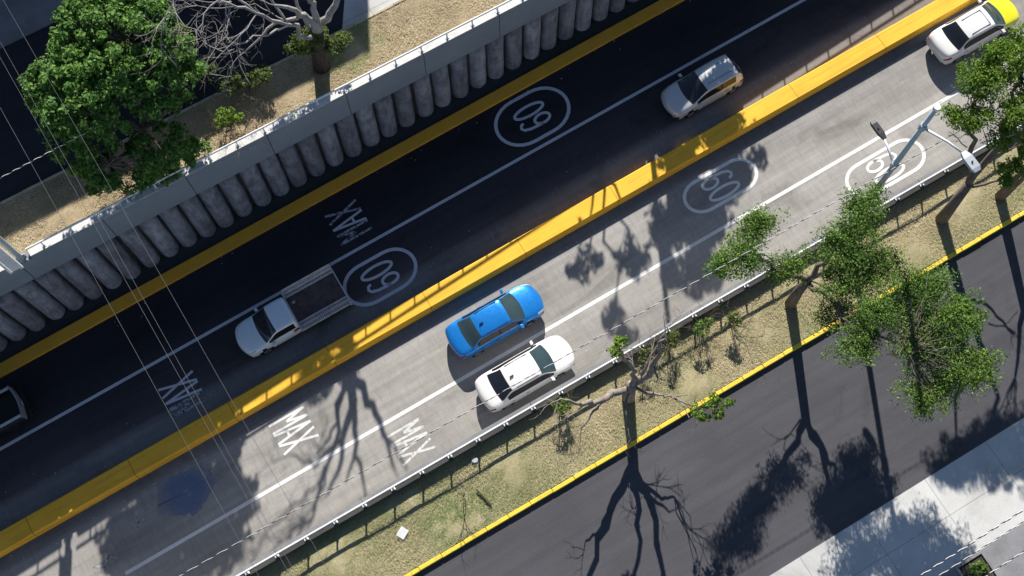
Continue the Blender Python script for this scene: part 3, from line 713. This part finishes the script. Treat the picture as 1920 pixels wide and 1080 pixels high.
def tree(name, base, trunk, limbs, lobes, label, leaf='leafmid', bark='bark', n_clump=120, cr=.38, per=60, size=.09, group=None, twig_to=True, bare=(), cat='tree', trunk_bark=None, **kw):
    """trunk: [(pt, r)...]; limbs: list of [(pt, r)...]; all in world coordinates"""
    r = empty(name, base); tag(r, label, cat, group); o = Vector(base)
    m = MB(); m.tube([Vector(p) - o for p, _ in trunk], [q for _, q in trunk], 9); m.build('trunk', M[trunk_bark or bark], r, True)
    m = MB()
    for L in limbs:
        pts, rad = [], []
        for (a, ra), (b, rb) in zip(L, L[1:]):
            w = wander(a, b, 4, .045); pts += w[:-1]; rad += [ra + (rb - ra) * i / 4 for i in range(4)]
        pts.append(Vector(L[-1][0])); rad.append(L[-1][1])
        m.tube([p - o for p in pts], rad, 7)
    tips = [Vector(l[-1][0]) for l in limbs] or [Vector(trunk[-1][0])]
    Vq = None
    if lobes:
        Vq, CC = clumps(lobes, n_clump, cr, per, size, **kw)
        if twig_to:
            for c in CC[::4]:
                c = Vector(c); t = min(tips, key=lambda q: (q - c).length)
                w = wander(t, c, 4, .08); m.tube([p - o for p in w], [.024, .02, .015, .011, .007], 4, cap=False)
    for (p, d, L, rr, dp) in bare: twigs(m, Vector(p) - o, d, L, rr, dp, n=3)
    if m.v: m.build('branches', M[bark], r, True)
    if Vq is not None: quads_obj('crown', (Vq - np.array(base)).astype(np.float32), M[leaf], r)
    return r

# far verge: the big dense tree
random.seed(21)
tree('dense_tree', (-2.3, 26.2, 0), [((-2.3, 26.2, 0), .32), ((-2.25, 26.3, 1.2), .24), ((-2.2, 26.4, 2.4), .22)],
     [[((-2.2, 26.4, 2.3), .17), ((-3.2, 26.8, 3.6), .12), ((-4.0, 27.2, 5.0), .06)], [((-2.2, 26.4, 2.3), .17), ((-1.5, 27.3, 4), .12), ((-1.0, 28.4, 5.6), .06)], [((-2.2, 26.4, 2.3), .14), ((-1.2, 26.0, 3.4), .1), ((-.2, 25.9, 4.5), .05)], [((-2.25, 26.3, 1.8), .12), ((-3.4, 25.6, 2.6), .08), ((-4.0, 25.2, 3.2), .05)]],
     [(-1.5, 28.3, 5.0, 2.6, 2.2, 1.9), (-3.2, 27.4, 4.6, 2.0, 1.8, 1.6), (-.5, 26.8, 4.3, 1.5, 1.5, 1.5), (-4.5, 26.4, 3.4, 1.2, 1.1, 1.0), (-4.4, 28.6, 4.6, 1.0, 1.0, .9), (-4.6, 25.4, 2.4, .9, .8, .7), (-3.5, 24.9, 1.9, .9, .6, .7), (-2.0, 25.2, 2.6, 1.1, .9, .9), (-.9, 30.2, 5.0, 2.2, 1.6, 1.6), (-1.0, 25.0, 1.4, .7, .4, .5), (-2.6, 24.85, 1.0, .8, .4, .5)],
     'big dense deep green tree on the far verge filling the upper left', 'leafdark', n_clump=760, cr=.34, per=62, size=.095, asp=.55, inner=.12, shell=.32, tilt=.5)
# the bleached, half dead tree
random.seed(5)
bt = (5.78, 26.5, 0)
tree('bare_tree', bt, [((5.78, 26.5, 0), .38), ((5.8, 26.55, .5), .34), ((5.9, 26.55, 1.6), .33), ((6.05, 26.5, 2.9), .25)],
     [[((6.0, 26.5, 2.4), .13), ((4.94, 26.36, 4.60), .085), ((3.93, 26.47, 6.20), .06), ((2.86, 27.09, 7.20), .035)], [((6.05, 26.5, 2.8), .2), ((5.8, 26.5, 4.1), .15), ((5.45, 26.5, 5.1), .1), ((4.75, 26.6, 5.9), .06)], [((6.05, 26.5, 2.8), .2), ((6.15, 26.5, 3.8), .15), ((6.1, 26.5, 5.2), .1), ((6.6, 26.5, 6.6), .05)],
      [((6.1, 26.5, 2.8), .2), ((7.1, 26.5, 4.1), .14), ((7.7, 26.5, 5.3), .1), ((8.1, 26.5, 6.4), .05)], [((7.7, 26.5, 5.3), .08), ((8.7, 26.5, 6.6), .04)], [((5.45, 26.5, 4.5), .09), ((4.1, 26.5, 4.8), .06), ((2.9, 26.5, 4.0), .03)], [((6.1, 26.5, 5.2), .08), ((5.7, 26.6, 5.9), .04)],
      [((3.93, 26.47, 6.20), .055), ((3.45, 27.79, 7.20), .045), ((2.30, 27.96, 7.80), .035), ((1.34, 27.48, 8.00), .03)], [((4.94, 26.36, 4.60), .055), ((3.66, 25.93, 5.50), .04), ((2.51, 25.93, 5.80), .03)], [((6.0, 26.6, 2.6), .10), ((5.77, 27.38, 4.60), .065), ((5.25, 28.50, 6.00), .05)], [((4.94, 26.36, 4.60), .06), ((4.63, 27.56, 6.20), .045), ((3.83, 28.93, 7.40), .045), ((2.77, 29.32, 8.00), .03)]],
     [(5.75, 26.9, 1.9, .75, .5, .5), (6.6, 26.3, 1.5, .65, .45, .4), (5.2, 26.9, 1.7, .5, .45, .4), (5.9, 26.5, 2.6, .5, .4, .3), (5.6, 28.9, 4.2, .8, .5, .4), (.9, 28.4, 3.8, .5, .5, .4), (1.2, 28.2, 1.2, .5, .45, .4)],
     'half dead tree with bleached bare branches beside the big green tree', 'leafolive', 'barkpale', n_clump=170, cr=.28, per=50, size=.06, twig_to=False, trunk_bark='barkdark',
     bare=[((2.86, 27.09, 7.20), (-1, .1, .1), 1.6, .04, 3), ((2.30, 27.96, 7.80), (-1, -.3, -.1), 1.8, .04, 3), ((1.34, 27.48, 8.00), (-.6, -1, -.2), 1.4, .03, 3), ((2.51, 25.74, 5.80), (-1, .2, 0), 1.5, .03, 3), ((3.93, 26.47, 6.20), (-.6, -.7, -.3), 1.5, .035, 2), ((2.77, 29.32, 8.00), (-1, -.4, 0), 1.6, .03, 3), ((5.25, 28.50, 6.00), (-.3, .6, .3), 1.2, .03, 2), ((3.45, 27.79, 7.20), (-.4, -1, -.2), 1.5, .035, 3), ((3.06, 26.97, 7.00), (-.2, -1, -.3), 1.5, .03, 3), ((4.75, 26.6, 5.9), (-.8, .2, .3), 1.0, .03, 3), ((8.1, 26.5, 6.4), (.4, .3, .6), 1.0, .03, 2), ((6.6, 26.5, 6.6), (.1, .2, .9), 1.0, .03, 2), ((2.9, 26.5, 4.0), (-1, .1, -.1), 1.2, .025, 3), ((3.64, 26.85, 6.40), (-.9, .6, .1), 1.8, .03, 3), ((5.25, 28.50, 6.00), (.6, .8, .1), 1.4, .03, 3), ((3.25, 26.97, 6.90), (-1, .5, .1), 1.8, .03, 3), ((3.45, 27.79, 7.20), (-.9, .5, .1), 1.8, .03, 3), ((3.93, 26.47, 6.20), (-1, -.2, -.1), 1.7, .03, 3), ((4.94, 26.45, 4.80), (-.8, .5, .1), 1.6, .03, 3), ((1.82, 27.77, 7.90), (-1, .3, 0), 1.3, .025, 3)])
# shadow-casting neighbours along the same verge, beyond the top edge
random.seed(9)
tree('verge_tree', (23.2, 26.4, 0), [((23.2, 26.4, 0), .26), ((23.3, 26.3, 2.6), .2)], [[((23.3, 26.3, 2.5), .14), ((24.6, 26.5, 4.6), .07)], [((23.3, 26.3, 2.5), .13), ((22.3, 26.2, 5.0), .06)], [((23.3, 26.3, 2.5), .12), ((26.3, 26.2, 4.4), .05)]],
     [(24.4, 26.2, 4.6, 1.5, .9, 1.2), (22.6, 26.1, 3.8, .8, .6, 1.0), (26.6, 26.1, 3.9, 1.3, .7, .7), (25.6, 25.9, 2.4, 1.3, .6, .6), (23.2, 26.0, 2.5, 1.0, .6, .5), (25.5, 26.1, 3.9, 1.0, .6, .8), (23.7, 26.1, 3.5, .9, .6, .6), (24.2, 26.2, 6.2, 1.0, .7, .7), (22.6, 26.1, 5.4, .5, .5, .5)],
     'leafy tree on the far verge beyond the top edge, right of the lamp post', 'leafdark', n_clump=420, cr=.36, per=46, size=.11, inner=.4)
random.seed(10)
tree('verge_tree', (19.6, 26.6, 0), [((19.6, 26.6, 0), .2), ((19.6, 26.5, 2.0), .15)], [[((19.6, 26.5, 1.9), .09), ((18.6, 26.3, 3.4), .04)], [((19.6, 26.5, 1.9), .09), ((20.6, 26.2, 3.6), .04)], [((19.6, 26.5, 1.9), .08), ((19.7, 26.3, 5.4), .04)]],
     [(18.1, 26.0, 3.6, .8, .5, .55), (20.9, 26.0, 4.3, .5, .5, .75), (20.2, 26.0, 4.1, .55, .5, .7), (19.3, 26.0, 5.6, .55, .5, .6), (19.9, 26.0, 6.5, .45, .4, .5)],
     'slender open tree on the far verge beyond the top edge, left of the lamp post', 'leafdark', n_clump=75, cr=.30, per=34, size=.10, inner=.3)
# near verge
random.seed(31)
A0 = (9.55, 7.05, 0)
tree('pruned_tree', A0, [((9.55, 7.05, 0), .27), ((9.55, 7.1, 1.2), .22), ((9.5, 7.1, 2.3), .2)],
     [[((9.5, 7.1, 1.7), .16), ((8.3, 7.1, 2.5), .13), ((7.15, 7.15, 3.85), .09), ((6.5, 7.4, 5.2), .04)], [((9.52, 7.1, 1.8), .17), ((9.95, 7.05, 2.5), .14), ((10.3, 7.1, 4.4), .1), ((10.6, 7.3, 6.2), .05)], [((9.5, 7.1, 2.0), .13), ((9.62, 7.1, 2.9), .1), ((9.4, 7.5, 4.6), .07), ((9.0, 7.8, 6.2), .04)],
      [((8.3, 7.1, 2.5), .07), ((7.6, 6.9, 2.7), .05), ((6.9, 6.6, 2.5), .03)], [((9.95, 7.05, 2.5), .08), ((10.7, 7.6, 3.4), .05), ((11.3, 7.9, 4.0), .03)], [((9.6, 7.0, 2.0), .08), ((10.2, 6.2, 2.3), .05), ((10.6, 5.9, 2.2), .03)], [((9.5, 7.1, 1.5), .06), ((8.9, 6.5, 1.6), .04), ((8.6, 5.8, 1.2), .02)], [((10.3, 7.1, 4.0), .06), ((9.9, 6.4, 4.4), .035)]],
     [(11.3, 4.6, 3.6, .75, .4, .3), (9.2, 8.1, 5.2, .3, .35, .3), (9.0, 7.8, 6.2, .25, .25, .2)],
     'heavily pruned tree with bare crooked branches on the near verge', 'leafbright', 'barkgrey', n_clump=30, cr=.22, per=30, size=.075,
     bare=[((6.5, 7.4, 5.2), (-.5, .2, .7), .9, .03, 2), ((10.6, 7.3, 6.2), (.3, .1, .9), .9, .03, 2), ((10.6, 5.9, 2.6), (.3, -.9, .2), 1.3, .025, 2), ((11.3, 7.9, 4.0), (.8, .3, .1), .9, .025, 2), ((6.9, 6.6, 2.5), (-.6, -.5, -.3), 1.0, .025, 2), ((9.6, 7.2, 3.4), (.2, 1, .2), 1.0, .03, 2), ((10.1, 7.1, 3.2), (.6, .8, .1), 1.1, .03, 2), ((8.6, 5.8, 1.6), (-.2, -.8, -.2), .9, .02, 2), ((9.6, 7.0, 2.2), (.9, -.2, .2), 1.0, .03, 2), ((7.3, 7.15, 3.7), (-.8, -.2, .3), 1.1, .03, 2)])
random.seed(41)
B0 = (17.45, 7.04, 0)
tree('spreading_tree', B0, [((17.45, 7.04, 0), .25), ((17.5, 7.1, 1.6), .2), ((17.45, 7.05, 3.2), .18)],
     [[((17.45, 7.05, 3.1), .13), ((16.4, 7.6, 4.3), .09), ((15.3, 8.5, 5.6), .05)], [((17.45, 7.05, 3.1), .13), ((18.2, 7.2, 4.4), .09), ((18.8, 7.2, 5.4), .05)], [((17.45, 7.05, 2.9), .12), ((17.4, 5.6, 4.2), .09), ((17.8, 4.0, 5.0), .06), ((18.2, 2.6, 5.3), .04)], [((17.4, 5.6, 4.2), .06), ((17.0, 5.0, 4.8), .03)]],
     [(14.6, 8.65, 6.0, 1.2, .85, .6), (15.9, 9.3, 6.0, .9, .65, .45), (19.8, 7.9, 5.6, 1.0, .9, .5), (18.7, 7.1, 5.5, 1.3, .95, .5), (18.0, 6.0, 5.1, 1.3, .9, .45), (19.4, 5.8, 4.9, 1.0, .7, .35), (16.5, 7.6, 4.5, 1.1, .5, .35), (19.9, 4.3, 5.3, 1.3, 1.0, .5), (18.4, 4.3, 5.2, 1.2, .9, .45), (17.0, 3.8, 4.9, 1.1, .8, .35), (20.4, 2.8, 5.2, 1.3, 1.2, .5), (18.9, 2.6, 5.0, 1.3, 1.2, .5), (19.7, 1.0, 5.0, 1.3, 1.0, .5), (18.2, 1.0, 4.8, 1.2, .9, .4), (17.2, 5.2, 4.2, .8, .5, .3)],
     'wide spreading tree leaning over the dark street and the near railing', 'leafmid', n_clump=1080, cr=.43, per=66, size=.052, inner=.45, shell=.75, asp=.42, tilt=.8, flat=.5,
     bare=[((17.45, 7.05, 3.1), (-.5, .8, .4), 1.3, .035, 2), ((17.45, 7.05, 3.1), (.4, -.6, .3), 1.3, .03, 2), ((18.2, 2.6, 5.3), (.9, -.5, .1), 1.3, .03, 2), ((16.4, 7.6, 4.3), (-.9, -.1, .2), 1.2, .03, 2)])
random.seed(43)
tree('forked_tree', (25.05, 6.9, 0), [((25.05, 6.9, 0), .27), ((25.3, 7.05, 1.2), .22), ((25.6, 7.25, 2.6), .2)],
     [[((25.6, 7.25, 2.5), .14), ((25.5, 8.1, 4.6), .1), ((25.0, 8.9, 7.2), .05)], [((25.6, 7.25, 2.5), .16), ((26.5, 7.6, 4.8), .11), ((27.0, 8.8, 7.6), .06)], [((25.6, 7.25, 2.4), .07), ((26.6, 6.7, 2.9), .05), ((27.2, 6.3, 3.6), .04)]],
     [(25.4, 9.3, 8.0, 1.1, .9, .6), (26.7, 9.7, 8.2, 1.2, 1.0, .6), (23.9, 8.9, 7.6, .5, .45, .35), (24.5, 8.4, 7.6, .7, .5, .4), (26.2, 7.9, 7.6, 1.0, .8, .5), (25.3, 7.5, 7.0, .7, .45, .35), (28.2, 8.8, 8.0, 1.2, 1.2, .7)],
     'bright leafy tree covering the white taxi at the right edge', 'leafbright', n_clump=300, cr=.36, per=64, size=.06, inner=.4, shell=.7, asp=.45, tilt=.7,
     bare=[((25.7, 8.3, 4.0), (-.5, .6, .3), 1.2, .03, 2), ((26.7, 7.5, 3.8), (.6, -.2, .3), 1.2, .03, 2)])
random.seed(44)
tree('verge_tree', (27.85, 6.5, 0), [((27.85, 6.5, 0), .24), ((27.95, 6.5, 2.0), .2), ((28.0, 6.5, 3.4), .17)],
     [[((28.0, 6.5, 3.2), .11), ((26.8, 6.2, 4.6), .05)], [((28.0, 6.5, 3.2), .14), ((28.1, 6.2, 6.0), .1), ((27.8, 5.4, 8.4), .05)], [((28.1, 6.2, 6.0), .08), ((29.0, 4.4, 8.4), .05)]],
     [(25.4, 6.3, 5.9, .75, .5, .45), (26.4, 6.5, 6.6, .8, .7, .5), (27.5, 6.6, 7.6, 1.2, 1.1, .7), (27.4, 4.9, 7.0, 1.2, 1.1, .7), (28.8, 5.4, 8.4, 1.3, 1.2, .7)],
     'leafy tree at the right edge below the lamp head, trunk shadow across the yellow kerb', 'leafbright', n_clump=190, cr=.31, per=55, size=.075, inner=.3, shell=.5)
random.seed(45)
tree('street_tree', (25.5, -.9, -.15), [((25.5, -.9, -.15), .22), ((25.5, -.9, 2.6), .18)], [[((25.5, -.9, 2.5), .1), ((24.8, .1, 4.6), .05)], [((25.5, -.9, 2.5), .1), ((26.8, -1.4, 5), .05)]],
     [(25.6, .2, 5.2, 1.4, 1.2, .8), (27.2, -1.2, 5.6, 1.5, 1.3, .8), (26.6, 1.6, 5.4, 1.2, 1, .6)], 'leafy street tree by the pale pavement beyond the right edge', 'leafmid', n_clump=130, cr=.34, per=36, size=.10, inner=.35, shell=.6)
# small plants
def plant(name, x, y, h, lobes, label, leaf, wood='drytwig', nt=5, n_clump=10, per=26, cr=.16, size=.055, depth=2, cat='plant', group=None, spread=.6):
    r = empty(name, (x, y, 0)); tag(r, label, cat, group); m = MB()
    for k in range(nt):
        a = random.uniform(0, 6.28); twigs(m, (random.uniform(-.05, .05), random.uniform(-.05, .05), 0), (math.cos(a) * spread, math.sin(a) * spread, 1), h * random.uniform(.6, 1), .018, depth)
    m.build('stems', M[wood], r, True)
    if lobes: Vq, _ = clumps(lobes, n_clump, cr, per, size); quads_obj('foliage', Vq.astype(np.float32), M[leaf], r)
    return r
random.seed(50)
plant('shrub', 1.05, 25.95, .9, [(0, 0, .7, .5, .42, .35)], 'small yellow green shrub between the big tree and the dry grass', 'leafbright', n_clump=24, cr=.2, per=36, size=.07, cat='shrub')
plant('shrub', -4.15, 25.35, 1.2, [(0, 0, .7, .7, .4, .35), (.7, .1, .5, .5, .35, .3)], 'brown dried out shrub below the big tree by the parapet', 'leafolive', nt=14, n_clump=10, cr=.2, per=20, cat='shrub', depth=3)
plant('shrub', 2.55, 27.15, 1.0, [(-.5, .1, .75, .7, .45, .3), (.5, -.1, .7, .7, .4, .3)], 'olive green shrub by the far kerb under the bare tree', 'leafolive', nt=8, n_clump=44, cr=.2, per=40, size=.06, cat='shrub')
plant('shrub', 1.35, 25.3, 1.1, None, 'leafless withered shrub beside the far railing, right of the yellow shrub', None, nt=10, depth=3, cat='shrub')
plant('sapling', 2.0, 25.4, 1.6, None, 'dead leafless sapling standing in the dry grass under the bare tree', None, nt=2, depth=3, spread=.25)
plant('sapling', 1.82, 6.78, 1.7, None, 'thin dead sapling standing in the green patch of the near verge', None, nt=2, depth=2, spread=.2, wood='bark')
for x, y, lab, lf, n in ((6.95, 8.0, 'small bright green bush on the near parapet just below the white sedan', 'leafbright', 16), (10.9, 8.05, 'withered bush in the parapet shade right of the pruned tree', 'leafolive', 8), (12.1, 8.05, 'taller withered bush in the parapet shade, halfway to the spreading tree', 'leafolive', 8), (13.6, 7.9, 'dark leafy bush in the parapet shade left of the spreading tree', 'leafmid', 14), (14.9, 7.6, 'low leafy bush on the verge beside the spreading tree trunk', 'leafolive', 14)):
    plant('bush', x, y, .9, [(0, 0, .75, .42, .3, .3)], lab, lf, nt=9, n_clump=n, cr=.17, per=24, cat='bush')

bed = empty('planting_bed', (17.6, -5.9, -.15)); tag(bed, 'small dark planting bed in the pavement under the cables, lower right corner', 'planting bed')
m = MB(); m.box(-.55, .55, -.8, .8, .0, .03); m.build('soil', M['barkdark'], bed)
m = MB(); m.box(-.65, .65, -.9, -.8, 0, .1); m.box(-.65, .65, .8, .9, 0, .1); m.box(-.65, -.55, -.8, .8, 0, .1); m.box(.55, .65, -.8, .8, 0, .1); m.build('edging', M['uppave'], bed)
Vq, _ = clumps([(.0, -.45, .2, .45, .35, .2), (.1, .4, .12, .3, .3, .12)], 26, .18, 30, .06); quads_obj('foliage', Vq.astype(np.float32), M['leafmid'], bed)

# ------------------------------------------------------------ grass (stuff)
def grass(name, x0, x1, y0, y1, dens, tint, hmin, hmax, label):
    n = int((x1 - x0) * (y1 - y0) * dens); x = rng.uniform(x0, x1, n); y = rng.uniform(y0, y1, n)
    keep, c = tint(x, y); x, y, c = x[keep], y[keep], c[keep]; n = len(x)
    h = rng.uniform(hmin, hmax, n); a = rng.uniform(0, 6.283, n); lean = rng.uniform(1.6, 3.8, n) * h; w = rng.uniform(.005, .012, n)
    b = rng.uniform(0, 6.283, n); z = np.full(n, .0)
    P = np.stack([x, y, z], 1); d = np.stack([np.cos(a) * w, np.sin(a) * w, 0 * a], 1); t = np.stack([np.cos(b) * lean, np.sin(b) * lean, h], 1)
    V = np.stack([P - d, P + d, P + t + d * .25, P + t - d * .25], 1).astype(np.float32)
    o = quads_obj(name, V, M['grass']); at = o.data.attributes.new('tint', 'FLOAT_COLOR', 'POINT')
    cc = np.concatenate([np.repeat(c, 4, 0), np.ones((n * 4, 1))], 1).astype(np.float32); at.data.foreach_set('color', cc.reshape(-1))
    return tag(o, label, 'grass', kind='stuff')
def fbm(x, y, s, seed):
    r = np.random.default_rng(seed); v = 0
    for k in range(5):
        f = s * 1.9 ** k; p = r.uniform(0, 6.28, 4); v = v + (np.sin(x * f + p[0] + 1.3 * np.sin(y * f * .8 + p[1])) + np.sin(y * f * 1.1 + p[2] + 1.1 * np.sin(x * f * .7 + p[3]))) / 1.6 ** k
    return v / 3.2
STRAW, GREEN, BROWN = np.array([.66, .53, .33]), np.array([.19, .26, .085]), np.array([.40, .31, .2])
def t_up(x, y):
    f = fbm(x, y, .9, 3); g = np.clip(f * 1.3 - .35 + .5 * np.exp(-((x - 9) / 2.2) ** 2) * (y > 25.8) + .4 * np.exp(-((x - 5.2) / 1.5) ** 2), 0, .85)[:, None]; d = np.clip(fbm(x, y, 2.3, 5), 0, 1)[:, None] * .6
    c = STRAW * (1 - g) + GREEN * 1.3 * g; return fbm(x, y, 1.7, 9) > -1.6, c * (1 - d) + BROWN * d
def t_lo(x, y):
    f = fbm(x, y, .8, 13); left = 1 / (1 + np.exp((x - 5.0) / 1.8)); pat = np.exp(-((x - 1.4) / 1.3) ** 2 - ((y - 6.7) / .7) ** 2)
    g = np.clip(.26 + .5 * f + .45 * left + .8 * pat, 0, 1)[:, None]; d = np.clip(fbm(x, y, 2.5, 15), 0, 1)[:, None] * .5 * (1 - .7 * pat[:, None])
    c = np.array([.60, .49, .29]) * (1 - g) + GREEN * g; return fbm(x, y, 1.9, 19) > -1.6, c * (1 - d) + np.array([.34, .27, .15]) * d
grass('grass', -14, 17, 24.9, 27.56, 1200, t_up, .012, .045, 'dry straw coloured grass on the far verge')
grass('grass', -9, 31, 5.52, 8.4, 1200, t_lo, .01, .04, 'patchy green and straw grass on the near verge')

# ------------------------------------------------------------ small things lying about
m = MB(); m.obox((0, 0, .06), Matrix.Rotation(.5, 3, 'Z') @ Vector((.2, 0, .03)), Matrix.Rotation(.5, 3, 'Z') @ Vector((0, .17, .02)), (0, 0, .012)); o = bevel(m.build('board', M['paper'], None, loc=(-.9, 6.92, 0)), .008, 1); tag(o, 'square white board lying on the near verge grass', 'litter')
m = MB(); m.obox((0, 0, .06), (.10, -.42, 0), (.03, .008, 0), (0, 0, .025)); o = m.build('plank', M['wood'], None, loc=(2.53, 6.52, 0)); tag(o, 'short dark plank lying in the near verge grass', 'plank')
m = MB(); m.tube([(0, 0, 0), (0, 0, .03), (0, 0, .05)], [.13, .13, .10], 20); o = m.build('lid', M['lid'], None, loc=(2.95, 7.98, .02)); tag(o, 'round pale lid lying in the shade below the near parapet', 'lid')

n = 420; gx = rng.uniform(-18, 36, n); lane = rng.choice([23.2, 18.0, 17.1, 15.4, 10.2, 14.6], n); gy = lane + rng.normal(0, .35, n); gy = np.where(abs(gy - 16.3) < .6, 15.3, gy); gs = rng.uniform(.006, .018, n)
m = MB()
for a, b, c in zip(gx, gy, gs):
    q = c * 1.6; m.add([(a - c, b - q, zr(a) + .004), (a + c, b - c, zr(a) + .004), (a + q, b + c, zr(a) + .004), (a - c, b + c, zr(a) + .004), (a, b, zr(a) + .004 + c)], [(0, 1, 4), (1, 2, 4), (2, 3, 4), (3, 0, 4)])
tag(m.build('grit', M['beamtop']), 'pale grit and scraps scattered along the lane edges', 'grit', kind='stuff')

# ------------------------------------------------------------ the building across the upper street (its shade covers that street)
bl = empty('apartment_building', (0, 41, 0)); tag(bl, 'long flat roofed building across the upper street, beyond the top edge', 'building')
m = MB(); m.box(-70, 15.4, 0, 14, -.2, 10.75); m.build('wall', M['wall'], bl)
m = MB(); m.box(-70.3, 15.4, -.01, 14.3, 10.753, 11.2); m.build('roof', M['roofing'], bl)
for k in range(14):
    for z in (1.0, 4.4, 7.8):
        x = -68 + k * 6; m = MB(); m.box(x, x + 2.2, -.06, .04, z, z + 1.7); w = m.build('window', M['frame'], bl)
        m = MB(); m.box(x + .08, x + 2.12, -.075, -.062, z + .08, z + 1.62); m.build('pane', M['window'], w)
